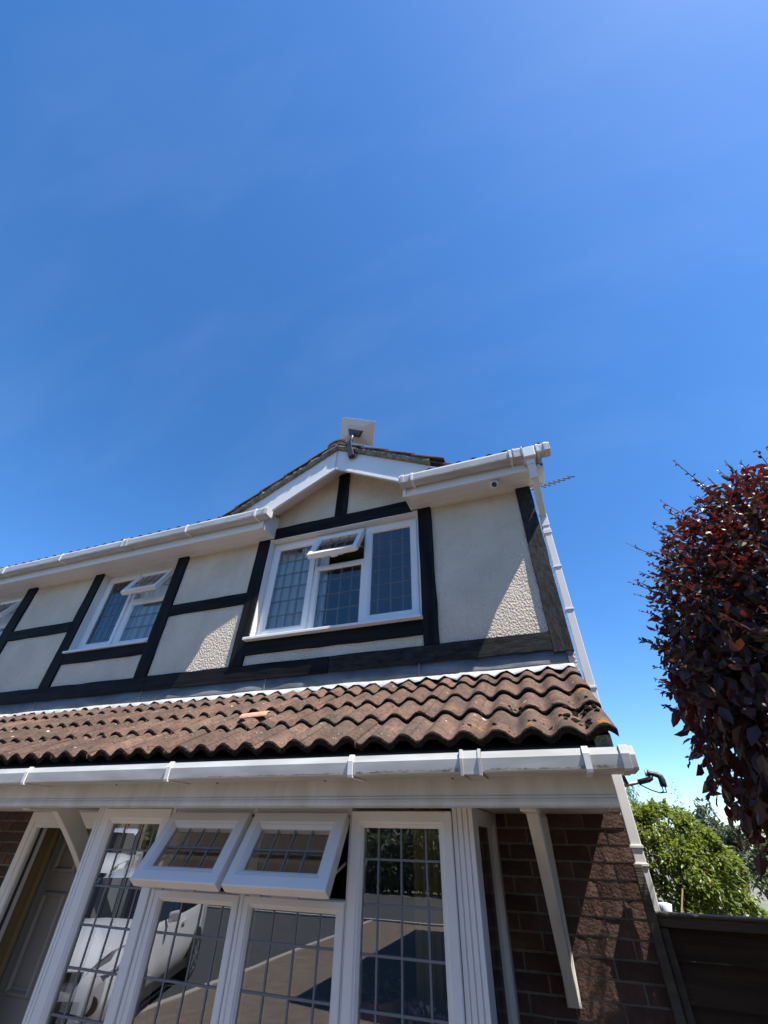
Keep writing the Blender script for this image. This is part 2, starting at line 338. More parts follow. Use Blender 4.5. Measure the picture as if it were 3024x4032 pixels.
# ================================================================== GROUND
def structure(mb, name, m):
    o = mb.build(name, m, fix=False); o['kind'] = 'structure'; return o
gm = mat('dry_ground', (0.22, 0.20, 0.155), 0.95, (0.12, 0.13, 0.07), 0.5, 0.9)
b = MB(); b.add([(-600, -600, GZ-0.012), (600, -600, GZ-0.012), (600, 600, GZ-0.012), (-600, 600, GZ-0.012)], [(0, 1, 2, 3)]); structure(b, 'ground', gm)
def paving_mat():
    m, t, bs = new_mat('brown_block_paving'); N, L = t.nodes, t.links
    tc = N.new('ShaderNodeTexCoord'); mp = N.new('ShaderNodeMapping'); mp.inputs['Rotation'].default_value = (0, 0, R(45)); L.new(tc.outputs['Object'], mp.inputs['Vector'])
    br = N.new('ShaderNodeTexBrick'); br.inputs['Scale'].default_value = 1; br.inputs['Brick Width'].default_value = 0.2; br.inputs['Row Height'].default_value = 0.1
    br.inputs['Mortar Size'].default_value = 0.004; br.inputs['Color1'].default_value = (0.225, 0.175, 0.135, 1); br.inputs['Color2'].default_value = (0.165, 0.128, 0.10, 1); br.inputs['Mortar'].default_value = (0.10, 0.085, 0.065, 1)
    L.new(mp.outputs['Vector'], br.inputs['Vector']); L.new(br.outputs['Color'], bs.inputs['Base Color']); bs.inputs['Roughness'].default_value = 0.9
    return m
b = MB(); b.add([(-6.5, -15.5, GZ), (6, -15.5, GZ), (6, -0.02, GZ), (-6.5, -0.02, GZ)], [(0, 1, 2, 3)]); structure(b, 'driveway', paving_mat())
b = MB(); b.add([(-30, -15.5, GZ-0.004), (-6.62, -15.5, GZ-0.004), (-6.62, -0.02, GZ-0.004), (-30, -0.02, GZ-0.004)], [(0, 1, 2, 3)]); structure(b, 'tarmac_drive', M['asphalt'])
b = MB(); b.add([(-.3, -2.2, GZ+.006), (6, -2.2, GZ+.006), (6, -.02, GZ+.006), (-.3, -.02, GZ+.006)], [(0, 1, 2, 3)]); structure(b, 'bounce_cut_bed', mat('bounce_cut_soil', (0.035, 0.026, 0.018), 1, (0.02, 0.016, 0.012), 9))  # unseen dark ground added to cut bounce light under the soffit
b = MB(); b.box(-6.62, -6.5, -15.5, -0.02, GZ-0.05, GZ+0.012); structure(b, 'kerb', M['kerb'])
b = MB(); b.add([(-60, -23, GZ-0.004), (60, -23, GZ-0.004), (60, -15.65, GZ-0.004), (-60, -15.65, GZ-0.004)], [(0, 1, 2, 3)]); structure(b, 'road', M['asphalt'])
b = MB(); b.box(-60, 60, -15.65, -15.5, GZ-0.08, GZ+0.04); structure(b, 'road_kerb', M['kerb'])

# ================================================================== HOUSE
XL, XR = -10.0, 0.30
house = thing('detached_house', 'cream rendered house with black timbering, brown tiled lean-to roof and white windows', 'house', (-4.85, 3.5, GZ))
SOF = 2.7208
# ---- upper storey render, cut round three windows
b = MB()
WIN = [(-7.892, -6.66), (-5.207, -3.975), (-2.64, -0.852)]
ZS = [1.645, 1.645, 1.50]; ZT = [SOF+0.02, SOF+0.02, 2.714]
x = XL
for (a, c), zs, zt in zip(WIN, ZS, ZT):
    b.box(x, a, 0, 0.1, 0.95, SOF+0.1)
    b.box(a, c, 0, 0.1, 0.95, zs)
    if zt < SOF: b.box(a, c, 0, 0.1, zt, SOF+0.1)
    x = c
b.box(x, XR-0.012, 0, 0.1, 0.95, SOF+0.1)
b.prism([(-2.66, SOF+0.1), (-0.83, SOF+0.1), (-0.83, 3.06), (-1.745, 3.56), (-2.66, 3.06)], 'y', 0, 0.1)
b.build('upper_wall', M['render'], house)
b = MB(); b.box(XR-0.10, XR-0.012, 0.1, 7.0, 0.9, SOF+0.1); b.prism([(0.1, SOF+0.1), (7.0, SOF+0.1), (3.5, 4.9)], 'x', XR-0.10, XR-0.012)
b.build('side_wall', M['render'], house)
b = MB(); b.box(XL, XR, 6.9, 7, GZ, SOF); b.box(XL, XL+0.1, 0.1, 6.9, GZ, SOF); b.box(XR-0.1, XR-0.01, 0.1, 6.9, GZ, 0.9); b.build('back_wall', M['brick'], house)
b = MB(); b.box(XL+0.1, XR-0.1, 0.1, 6.9, 0.62, 0.85); b.box(XL+0.1, XR-0.1, 0.1, 6.9, GZ, GZ+0.15); b.box(-3.4, -3.3, 0.1, 6.9, 0.85, 2.68); b.box(-3.2, -3.1, 0.1, 6.9, GZ+0.15, 0.62)
b.build('floor_slab', M['floor'], house)
b = MB(); b.box(XL+0.1, XR-0.1, 0.1, 6.9, SOF+0.03, SOF+0.06); b.box(XL+0.1, XR-0.1, 3.6, 3.7, GZ+0.15, 0.62); b.box(XL+0.1, XR-0.1, 3.6, 3.7, 0.85, SOF+0.03); b.build('inner_wall', M['cream'], house)

# ---- timbers, each its own part, slightly irregular
tm = 0
def timber(name, x0, x1, z0, z1, t=0.022, label=None, m=None):
    b = MB(); horizontal = (x1-x0) > (z1-z0); L_ = max(x1-x0, z1-z0); n = max(2, int(L_/0.18)); rows = []
    rnd = random.Random(hash((round(x0, 3), round(z0, 3))) & 0xffff)
    for i in range(n+1):
        u = i/n; j0, j1, jy = rnd.uniform(-.004, .004), rnd.uniform(-.004, .004), rnd.uniform(-.003, .003)
        if horizontal: xx = x0+(x1-x0)*u; ring = [(xx, 0.0, z0+j0), (xx, -t+jy, z0+j0+.004), (xx, -t+jy, z1+j1-.004), (xx, 0.0, z1+j1)]
        else: zz = z0+(z1-z0)*u; ring = [(x0+j0, 0.0, zz), (x0+j0+.004, -t+jy, zz), (x1+j1-.004, -t+jy, zz), (x1+j1, 0.0, zz)]
        rows += ring
    fs = [(i*4+k, i*4+(k+1) % 4, (i+1)*4+(k+1) % 4, (i+1)*4+k) for i in range(n) for k in range(4)] + [(0, 1, 2, 3), (n*4+3, n*4+2, n*4+1, n*4)]
    b.add(rows, fs)
    return b.build(name, m or (M['timber_h'] if horizontal else M['timber_v']), house, label=label)
def timber_mat(name, st, c0=(0.004, 0.004, 0.005), c1=(0.019, 0.019, 0.020), rough=.7, spec=.12):
    m, t, bs = new_mat(name); N, L = t.nodes, t.links
    tc = N.new('ShaderNodeTexCoord'); mp = N.new('ShaderNodeMapping'); mp.inputs['Scale'].default_value = st; L.new(tc.outputs['Object'], mp.inputs['Vector'])
    n = N.new('ShaderNodeTexNoise'); n.inputs['Scale'].default_value = 16; n.inputs['Detail'].default_value = 8; n.inputs['Roughness'].default_value = 0.62; L.new(mp.outputs['Vector'], n.inputs['Vector'])
    r = N.new('ShaderNodeValToRGB'); r.color_ramp.elements[0].position = 0.36; r.color_ramp.elements[1].position = 0.72
    r.color_ramp.elements[0].color = (*c0, 1); r.color_ramp.elements[1].color = (*c1, 1); L.new(n.outputs['Fac'], r.inputs['Fac'])
    L.new(r.outputs['Color'], bs.inputs['Base Color']); bs.inputs['Roughness'].default_value = rough; bs.inputs['Specular IOR Level'].default_value = spec
    bp = N.new('ShaderNodeBump'); bp.inputs['Strength'].default_value = 0.7; bp.inputs['Distance'].default_value = 0.006
    L.new(n.outputs['Fac'], bp.inputs['Height']); L.new(bp.outputs['Normal'], bs.inputs['Normal']); return m
M['timber_h'] = timber_mat('black_timber_across', (0.12, 1, 1.6)); M['timber_v'] = timber_mat('black_timber_upright', (1.6, 1, 0.12))
M['timber_worn'] = timber_mat('worn_black_timber', (2.6, 1, 0.9), (0.006, 0.006, 0.006), (0.045, 0.043, 0.041), .8, .3)
M['timber_worn_h'] = timber_mat('worn_black_timber_across', (0.7, 1, 2.4), (0.005, 0.005, 0.005), (0.032, 0.031, 0.029), .8, .25)
BT = 1.264
for x0, x1 in ((-8.055, -7.892), (-6.66, -6.464), (-5.37, -5.207), (-3.975, -3.811), (-2.795, -2.64), (-0.852, -0.7115)):
    timber('timber_post', x0, x1, BT, SOF+0.01)
timber('timber_post', 0.146, 0.288, 1.105, SOF+0.01, 0.026, 'weathered corner post with cracked black paint', M['timber_worn'])
for x0, x1, z0, z1 in ((-6.464, -5.37, 1.93, 2.065), (-3.811, -2.795, 1.925, 2.057), (-9.6, -8.055, 1.93, 2.065),
                       (-7.892, -6.66, 1.51, 1.645), (-5.207, -3.975, 1.51, 1.645), (-2.64, -0.852, 1.36, 1.50),
                       (-2.64, -0.852, 2.714, 2.866)):
    timber('timber_beam', x0, x1, z0, z1)
for x0, x1 in ((XL, -6.98), (-6.975, -3.79), (-3.785, -1.72), (-1.715, 0.146)):
    timber('timber_beam', x0, x1, 1.118, BT, 0.024, None, M['timber_worn_h'] if x1 > 0 else None)
timber('timber_post', -1.826, -1.683, 2.866, 3.50)

# ---- windows
BAY = [None]
def ring(b, x0, x1, z0, z1, y, w=0.062, d=0.06, mi=0):
    """mitred upvc profile, front face at y"""
    b.mitred(x0, x1, z0, z1, [(0, y+d), (0, y+.004), (.004, y), (w*.62, y), (w*.74, y+.006), (w*.80, y+.006), (w, y+.018), (w, y+d), (0, y+d)], mi)
def lead_grid(b, x0, x1, z0, z1, y, xs, zs, w=0.0075):
    for xx in xs: b.box(xx-w/2, xx+w/2, y-.003, y, z0, z1)
    for zz in zs: b.box(x0, x1, y-.0042, y-.0002, zz-w/2, zz+w/2)
def pane(parent, x0, x1, z0, z1, y, xs, zs, T=None, lw=0.0066):
    b = MB(); b.T = T; b.add([(x0-.004, y, z0-.004), (x1+.004, y, z0-.004), (x1+.004, y, z1+.004), (x0-.004, y, z1+.004)], [(0, 1, 2, 3)])
    b.build('glass_pane', M['coated_glass'] if parent is BAY[0] else M['glass'], parent, fix=False)
    b = MB(); b.T = T; lead_grid(b, x0, x1, z0, z1, y-.0006, xs, zs, lw)
    # the lead is doubled on the inner face of the unit
    lead_grid(b, x0, x1, z0, z1, y+.020, xs, zs, lw)
    b.build('lead_strips', M['lead_strip'], parent)
def spread(a, c, n): return [a+(c-a)*i/n for i in range(1, n)]
def reveal(b, x0, x1, z0, z1, yb, y0=-0.004):
    b.box(x0, x0+.012, y0, yb, z0, z1); b.box(x1-.012, x1, y0, yb, z0, z1); b.box(x0+.012, x1-.012, y0, yb, z1-.012, z1)
def hung_sash(parent, x0, x1, zt, h, y, ang, w=0.062, cols=4, rows=2, handle=True, lw=.0075):
    T = Matrix.Translation((0, y, zt)) @ Matrix.Rotation(-R(ang), 4, 'X') @ Matrix.Translation((0, -y, -zt))
    b = MB(); b.T = T; ring(b, x0, x1, zt-h, zt, y-.022, w, .055)
    s = b.build('top_hung_sash', M['upvc'], parent)
    pane(parent, x0+w, x1-w, zt-h+w, zt-w, y+.006, spread(x0+w, x1-w, cols), spread(zt-h+w, zt-w, rows), T, lw)
    b = MB(); b.T = T
    xm = (x0+x1)/2
    b.box(x0+.03, x1-.03, y+.033, y+.041, zt-h+.002, zt-h+.022)
    for k in (-.14, .06): b.box(xm+k, xm+k+.06, y+.033, y+.046, zt-h-.004, zt-h+.004)
    b.box(xm-.03, xm+.05, y+.041, y+.06, zt-h+.004, zt-h+.02); b.bar((xm-.02, y+.06, zt-h+.02), (xm+.05, y+.06, zt-h+.05), .012, .016)
    b.build('sash_gear', M['metal'], parent)
    b = MB()   # friction stays
    for xx in (x0+.012, x1-.012):
        q = T @ Vector((xx, y+.02, zt-h*.75)); b.bar((xx, y+.03, zt-.03), (xx, q.y+.02, q.z), .004, .014); b.bar((xx, y+.03, zt-h*.55), (xx, q.y+.02, q.z), .004, .012)
    b.build('friction_stay', M['metal'], parent)
def two_light_window(x0, x1):
    Z0, Z1 = 1.662, SOF
    b = MB(); reveal(b, x0, x1, Z0, Z1, .08); Y = .08
    dx = x0+5.207
    b.mitred(x0+.012, x1-.012, Z0+.004, Z1-.012, [(0, Y+.06), (0, Y), (.042, Y), (.05, Y+.01), (.05, Y+.06)])
    xm = -4.63+dx
    b.box(xm-.022, xm+.028, Y+.001, Y+.058, Z0+.05, Z1-.06)
    b.box(xm+.028, x1-.06, Y+.001, Y+.058, 2.247, 2.292)
    w = b.build('window', M['upvc'], house)
    b = MB(); ring(b, x0+.05, xm-.018, Z0+.045, Z1-.055, Y-.016, .066, .06); b.build('casement_sash', M['upvc'], w)
    gx0, gx1 = x0+.115, xm-.084
    pane(w, gx0, gx1, Z0+.11, Z1-.12, Y+.014, spread(gx0, gx1, 4), [Z1-.12-.158*k for k in range(1, 6)])
    gx0, gx1 = xm+.04, x1-.142
    b = MB(); ring(b, xm+.024, x1-.055, Z0+.045, 2.262, Y-.003, .05, .05); b.build('fixed_light', M['upvc'], w)
    gx0, gx1 = xm+.074, x1-.105
    pane(w, gx0, gx1, Z0+.095, 2.21, Y+.02, spread(gx0, gx1, 4), [2.21-.15*k for k in range(1, 4)])
    hung_sash(w, xm+.015, x1-.10, 2.645, .395, Y-.002, 27, .06, 4, 2)
    b = MB(); b.prism([(-.05, Z0-.026), (-.05, Z0-.004), (-.044, Z0), (.10, Z0+.006), (.10, Z0-.026)], 'x', x0-.01, x1+.01); b.build('window_sill', M['upvc'], w)
    return w
two_light_window(*WIN[1]); two_light_window(*WIN[0])
# gable window
b = MB(); Y = .08; x0, x1 = WIN[2]; Z0, Z1 = 1.525, 2.712
reveal(b, x0, x1, Z0, Z1, Y)
b.mitred(x0+.012, x1-.012, Z0+.004, Z1-.012, [(0, Y+.06), (0, Y), (.03, Y), (.036, Y+.01), (.036, Y+.06)])
b.box(-2.068, -2.026, Y+.001, Y+.058, Z0+.03, Z1-.05); b.box(-1.478, -1.452, Y+.001, Y+.058, Z0+.03, Z1-.05); b.box(-2.026, -1.478, Y+.0015, Y+.058, 2.255, 2.292)
w3 = b.build('window', M['upvc'], house)
b = MB(); ring(b, -2.61, -2.05, 1.575, 2.672, Y-.016, .074, .06); b.build('casement_sash', M['upvc'], w3)
b = MB(); ring(b, -1.462, -.892, 1.572, 2.668, Y-.016, .076, .06); b.build('casement_sash', M['upvc'], w3)
b = MB(); ring(b, -2.03, -1.462, 1.55, 2.282, Y-.004, .046, .05); b.build('fixed_light', M['upvc'], w3)
pane(w3, -2.535, -2.125, 1.65, 2.597, Y+.014, spread(-2.535, -2.125, 4), [2.597-.1615*k for k in range(1, 6)])
pane(w3, -1.385, -.97, 1.65, 2.59, Y+.014, [-1.311, -1.180, -1.055], [2.4507, 2.284, 2.1164, 1.9568, 1.7927])
pane(w3, -1.984, -1.508, 1.598, 2.236, Y+.02, [-1.86, -1.734, -1.61], [2.111, 1.9445, 1.7758])
hung_sash(w3, -2.045, -1.478, 2.668, .405, Y-.002, 28, .064, 4, 2)
b = MB(); b.prism([(-.085, Z0-.032), (-.085, Z0-.012), (-.075, Z0-.004), (.10, Z0+.006), (.10, Z0-.032)], 'x', x0-.012, x1+.012); b.build('window_sill', M['upvc'], w3)

# ---- tiles
def tile_mesh(name, length, cover=0.294, amp=0.019, thick=0.024, over=0.014, gauge=0.349, nx=20, ny=4, jit=0):
    b = MB(); P = cover/2
    def prof(x):
        u = math.cos(2*math.pi*(x+0.031)/P); return amp*(u + 0.18*(1-u*u))
    rnd = random.Random(jit)
    xs = [-cover + (cover+over)*i/nx for i in range(nx+1)]
    ys = [0, .012] + [length*j/ny for j in range(1, ny+1)]
    top = []; bot = []
    for j, y in enumerate(ys):
        lift = .021*(1-y/gauge)
        for i, x in enumerate(xs):
            e = rnd.uniform(-.0022, .0022) if j < 2 else 0
            z = prof(x)+lift+e - (.006 if j == 0 else 0)
            top.append((x, y + (rnd.uniform(-.003, .003) if j == 0 else 0), z)); bot.append((x, y+.002, z-thick+(.003 if j == 0 else 0) - (rnd.uniform(0, .006) if j == 0 else 0)))
    n = nx+1; o = len(ys)*n
    fs = [(j*n+i, j*n+i+1, (j+1)*n+i+1, (j+1)*n+i) for j in range(len(ys)-1) for i in range(nx)]
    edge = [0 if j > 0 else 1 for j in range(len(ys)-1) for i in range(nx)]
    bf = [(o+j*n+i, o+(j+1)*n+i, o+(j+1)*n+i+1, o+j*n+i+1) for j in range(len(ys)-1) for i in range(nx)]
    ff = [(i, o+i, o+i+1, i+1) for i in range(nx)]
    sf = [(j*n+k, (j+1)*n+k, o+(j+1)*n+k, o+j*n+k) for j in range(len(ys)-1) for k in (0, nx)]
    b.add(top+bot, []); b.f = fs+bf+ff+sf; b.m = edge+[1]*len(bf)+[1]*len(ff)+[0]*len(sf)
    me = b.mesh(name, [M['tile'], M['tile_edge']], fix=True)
    for p in me.polygons[:len(fs)+len(bf)]: p.use_smooth = True
    return me
PITCH = R(27.95); GA = 0.349
lean = MB()
# deck and end panel under the tiles
def rz(y): return 0.352+(y+1.2)*math.tan(PITCH)       # mean tile plane
lean.prism([(-1.17, rz(-1.17)-.05), (0.0, rz(0)-.05), (0.0, rz(0)-.09), (-1.17, rz(-1.17)-.09)], 'x', XL, .205)
lean = lean.build('lean_to_roof', M['dark'], house)
tmesh = [tile_mesh('roof_tile', .425, jit=k) for k in range(4)]; tshort = tile_mesh('roof_tile', .30, jit=9)
for k in range(4):
    for c in range(26):
        me = tshort if k == 3 else tmesh[(c*7+k*3) % 4]
        inst('roof_tile', me, lean, (.252-.294*c+random.uniform(-.003, .003), -1.2+GA*math.cos(PITCH)*k+random.uniform(-.007, .007), .352+GA*math.sin(PITCH)*k),
             (PITCH+random.uniform(-.009, .006), random.uniform(-.006, .006), random.uniform(-.008, .008)))
b = MB(); b.prism([(-1.175, .285), (-1.10, .285), (.0, rz(0)-.05), (.0, rz(0)-.015), (-1.175, rz(-1.175)-.012)], 'x', .17, .236); b.build('verge_mortar', M['mould'], lean)
# moss and debris on the bottom right tiles
b = MB(); rnd = random.Random(3)
def blob(b, c, r, mi=0):
    bm = bmesh.new(); bmesh.ops.create_icosphere(bm, subdivisions=2, radius=1)
    vs = [(c[0]+v.co.x*r*rnd.uniform(.75, 1.2), c[1]+v.co.y*r*rnd.uniform(.75, 1.2), c[2]+v.co.z*r*rnd.uniform(.5, .8)) for v in bm.verts]
    b.add(vs, [tuple(v.index for v in f.verts) for f in bm.faces], mi); bm.free()
def surf(x, y):
    u = math.cos(2*math.pi*((x-.252)+0.031)/.147); k = ((y+1.2)/(GA*math.cos(PITCH))) % 1
    return rz(y)+.021*(u+.18*(1-u*u))/math.cos(PITCH)+.021*(1-k)
for (cx, cy, n, sp, rr) in ((.135, -1.06, 16, .045, .016), (.15, -.93, 12, .04, .02), (-.01, -1.1, 7, .03, .010), (.145, -.86, 10, .05, .013), (-.15, -1.12, 5, .03, .008), (-.3, -1.13, 5, .04, .008), (-.16, -.87, 6, .03, .011)):
    for _ in range(n):
        xx, yy = cx+rnd.gauss(0, sp), cy+rnd.gauss(0, sp*.8)
        if xx < .24: blob(b, (xx, yy, surf(xx, yy)+.003), rr*rnd.uniform(.4, 1.1))
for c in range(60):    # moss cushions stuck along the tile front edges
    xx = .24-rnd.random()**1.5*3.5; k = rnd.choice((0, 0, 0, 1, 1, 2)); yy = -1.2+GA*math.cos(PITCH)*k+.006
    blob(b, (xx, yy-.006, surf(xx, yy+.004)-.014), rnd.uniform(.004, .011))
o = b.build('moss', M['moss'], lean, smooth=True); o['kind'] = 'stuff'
# ---- lead flashing
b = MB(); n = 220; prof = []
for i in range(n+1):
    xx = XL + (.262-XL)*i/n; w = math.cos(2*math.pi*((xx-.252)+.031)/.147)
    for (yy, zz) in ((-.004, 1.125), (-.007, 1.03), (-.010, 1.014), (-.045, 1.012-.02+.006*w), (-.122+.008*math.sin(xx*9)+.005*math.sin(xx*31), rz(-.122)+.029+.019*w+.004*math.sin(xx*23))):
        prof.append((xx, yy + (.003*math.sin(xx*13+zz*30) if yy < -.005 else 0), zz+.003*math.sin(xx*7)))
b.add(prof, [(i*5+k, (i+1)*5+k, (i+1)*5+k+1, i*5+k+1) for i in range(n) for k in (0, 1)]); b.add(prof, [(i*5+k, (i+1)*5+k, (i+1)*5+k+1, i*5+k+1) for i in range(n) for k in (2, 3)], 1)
fl = b.build('lead_flashing', [M['lead'], M['lead_sunlit_chalk']], lean, smooth=True, fix=False)
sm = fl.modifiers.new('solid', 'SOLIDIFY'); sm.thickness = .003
for xx in (-.9, -2.35, -3.8, -5.3):
    b = MB(); b.box(xx, xx+.012, -.016, -.006, 1.0, 1.12); b.build('flashing_lap', M['lead'], lean)
b = MB(); b.box(.235, .27, -.016, .02, .985, 1.12); b.build('flashing_lap', M['lead'], lean)

# ---- lower eaves: fascia, soffit, gutter
b = MB(); b.prism([(-1.060, .128), (-1.060, .30), (-1.072, .30), (-1.072, .157), (-1.076, .153), (-1.076, .146), (-1.080, .142), (-1.082, .130), (-1.079, .121), (-1.076, .117), (-1.080, .112), (-1.060, .110)], 'x', XL, .166)
b.prism([(-1.056, .115), (-1.056, .30), (-1.076, .30), (-1.076, .157), (-1.080, .153), (-1.080, .146), (-1.085, .142), (-1.087, .130), (-1.084, .121), (-1.081, .117), (-1.085, .111), (-1.056, .108)], 'x', .166, .206)
fa = b.build('fascia_board', M['upvc_old'], house)
b = MB()
for xx in (-3.115, -2.50, -1.773, -1.117, -.4653, -3.8): b.lathe([(.006, 0), (.006, -.003), (.003, -.005)], (xx, -1.072, .222), 8, 0, 'y')
b.build('fixing_screw', M['grime'], fa)
b = MB()
for k in range(10): b.box(XL, .195, -1.06+.106*k+.002, -1.06+.106*(k+1)-.002, .134, .142)
b.box(XL, .195, -1.06, 0, .1445, .150)
b.build('soffit_boarding', M['soffit'], house)
b = MB(); b.prism([(-1.06, .13), (-.003, .13), (-.003, .92), (-1.06, .38)], 'x', .197, .2055); b.build('eaves_end_panel', M['upvc_old'], house)
def gutter_prof(y, zb, zl, w, k=0):  # y = front face, zb bottom, zl lip ; open U with chamfered top, thickness .003
    o = [(y+w, zl), (y+w, zb+.02), (y+w-.02, zb), (y+.012, zb), (y+.004-k, zb+.006), (y-k, zl-.026), (y+.012-k, zl), (y+.018, zl)]
    inn = [(y+.018, zl-.003), (y+.014, zl-.006), (y+.004, zl-.027), (y+.008, zb+.008), (y+.014, zb+.003), (y+w-.02, zb+.003), (y+w-.003, zb+.02), (y+w-.003, zl)]
    return o+inn
def gutter(name, x0, x1, y, zb, zl, w, brackets, unions, ends, mt):
    b = MB(); b.prism(gutter_prof(y, zb, zl, w), 'x', x0, x1); g = b.build(name, mt, house)
    b = MB(); b.box(x0, x1, y+.0, y+.05, zb-.0012, zb+.002); 
    for xx in brackets:
        b = MB(); b.prism([(y+w+.006, zl-.02), (y+w+.006, zb-.006), (y-.004, zb-.006), (y-.008, zb+.004), (y-.009, zl-.02), (y+.008, zl+.006), (y+.022, zl+.004), (y+.01, zl), (y-.003, zl-.028), (y-.001, zb-.001), (y+w+.003, zb-.001), (y+w+.003, zl-.02)], 'x', xx-.012, xx+.012)
        b.build('gutter_bracket', M['upvc'], g)
    for xx in unions:
        b = MB(); b.prism([(y+w+.004, zl), (y+w+.004, zb-.004), (y-.003, zb-.004), (y-.007, zl-.026), (y+.006, zl+.005), (y+.02, zl+.005), (y+.014, zl+.0015), (y-.002, zl-.027), (y+.002, zb-.0008), (y+w+.001, zb-.0008), (y+w+.001, zl)], 'x', xx-.045, xx+.045)
        for e in (-.045, .033): b.prism([(y+w+.006, zl), (y+w+.006, zb-.009), (y-.007, zb-.009), (y-.013, zl-.026), (y+.002, zl+.010), (y+.022, zl+.010), (y+.014, zl+.002), (y-.004, zl-.027), (y-.002, zb-.003), (y+w+.003, zb-.003), (y+w+.003, zl)], 'x', xx+e, xx+e+.012)
        b.build('gutter_union', mt, g)
    for xx, s in ends:
        b = MB(); pr = [(y+w, zl+.002), (y+w, zb+.015), (y+w-.02, zb-.005), (y+.004, zb-.005), (y-.004, zb+.004), (y-.008, zl-.026), (y+.006, zl+.006)]
        b.prism(pr, 'x', xx-.016, xx+.016); pr2 = [(p[0]+(.004 if p[0] < y+.05 else -.004), p[1]+(.004 if p[1] < zb+.05 else -.004)) for p in pr]; b.prism(pr2, 'x', xx+.016*s, xx+.036*s)
        b.build('gutter_stop_end', mt, g, bevel=.002)
    return g
LZB = .228
g = gutter('gutter', XL, .262, -1.252, .2205, .300, .165, (-5.25, -4.15, -3.05, -1.965, -.902, .119), (-.344,), ((.258, 1),), M['gutter'])

# ---- upper eaves
UF = -.265
def eave_box(x0, x1, endL=None):
    b = MB(); fz = 2.70
    b.prism([(UF+.018, fz+.02), (UF+.018, 2.91), (UF, 2.91), (UF, fz+.055), (UF-.005, fz+.05), (UF-.005, fz+.03), (UF-.011, fz+.022), (UF-.011, fz+.006), (UF-.006, fz), (UF+.018, fz)], 'x', x0, x1)
    f = b.build('fascia_board', M['upvc'], house)
    b = MB(); yy = UF+.019
    for k in range(3):
        w = -yy/3; b.box(x0, x1, yy+w*k+.0015, yy+w*(k+1)-.0015, SOF, SOF+.008)
    b.box(x0, x1, yy, -.001, SOF+.010, SOF+.014)
    b.box(x0, x1, -.016, -.001, SOF-.012, SOF-.0005)
    b.build('soffit_boarding', M['soffit'], house)
    return f
eave_box(XL, -2.60); eave_box(-.905, .405)
# box end panels either side of the gablet
for x0, x1 in ((-2.60, -2.585), (-.92, -.905)):
    b = MB(); b.prism([(UF-.001, 2.705), (-.001, SOF-.004), (-.001, 3.02), (UF-.001, 2.955)], 'x', x0, x1); b.build('eaves_end_panel', M['upvc'], house)
    b = MB(); b.box(x0-.012, x1+.012, UF-.016, UF-.0015, 2.70, 2.90); b.build('fascia_end_cover', M['upvc'], house, bevel=.003)
UG = -.383; UZ = 2.905
gutter('gutter', XL, -2.515, UG, UZ-.105, UZ, .116, (-6.75, -5.66, -2.64, -3.6, -7.9), (-4.552,), ((-2.52, 1),), M['gutter'])
gutter('gutter', -.905, .47, UG, UZ-.105, UZ, .116, (-.80, .165, .407), (.235,), ((-.905, -1), (.478, 1)), M['gutter'])
def dirt_line(g, x0, x1, y, z, h, seed):
    rnd = random.Random(seed); b = MB(); n = int((x1-x0)/.012); hs = [0]; 
    for i in range(n+1): hs.append(max(.0, min(1, hs[-1]*.8+rnd.uniform(-.12, .42))))
    b.add([q for i in range(n+1) for q in ((x0+.012*i, y, z+.001), (x0+.012*i, y, z+.0015+h*hs[i+1]*rnd.uniform(.5, 1)))], [(2*i, 2*i+2, 2*i+3, 2*i+1) for i in range(n)])
    o = b.build('dirt_line', M['grime'], g, fix=False); o['kind'] = 'stuff'
for (a, c, sd_) in ((-.86, .15, 1), (-2.9, -2.56, 2), (-4.5, -3.0, 3), (-6.7, -4.6, 4)): dirt_line(house, a, c, UG-.0012, UZ-.099, .010, sd_)
for (a, c, sd_) in ((-.29, .23, 5), (-.88, -.40, 6), (-1.9, -.95, 7)): dirt_line(house, a, c, -1.2535, .2265, .012 if a > -1 else .006, sd_)
# outlet and downpipe
b = MB(); b.box(.272, .378, UG-.006, UG+.122, UZ-.135, UZ-.02); b.box(.288, .362, UG+.03, UG+.104, UZ-.20, UZ-.135)
dp = b.build('downpipe', M['upvc'], house, bevel=.004)
def sqpipe(b, p, q, w=.062): b.bar(p, q, w, w, up=(0, 1, 0) if abs(Vector(q).z-Vector(p).z) > .9*(Vector(q)-Vector(p)).length else (0, 0, 1))
b = MB(); sqpipe(b, (.325, -.316, UZ-.19), (.328, -.27, UZ-.32), .068); b.build('pipe_elbow', M['upvc'], dp, bevel=.004)
b = MB(); sqpipe(b, (.328, -.28, UZ-.28), (.336, .045, 2.36), .060); b.build('swan_neck', M['upvc'], dp, bevel=.004)
b = MB(); b.box(.302, .370, .012, .080, 2.25, 2.385); b.build('pipe_elbow', M['upvc'], dp, bevel=.004)
b = MB(); b.box(.307, .365, .017, .075, GZ+.05, 2.25); b.build('pipe_length', M['upvc'], dp, bevel=.004)
for zz in (2.19, 1.8257, 1.4386, .85, -.013, -.092, -1.2):
    b = MB(); h = .02 if zz > 2 else .007; b.box(.301, .371, .011, .090, zz-h, zz+h); b.build('pipe_collar', M['upvc'], dp, bevel=.002)
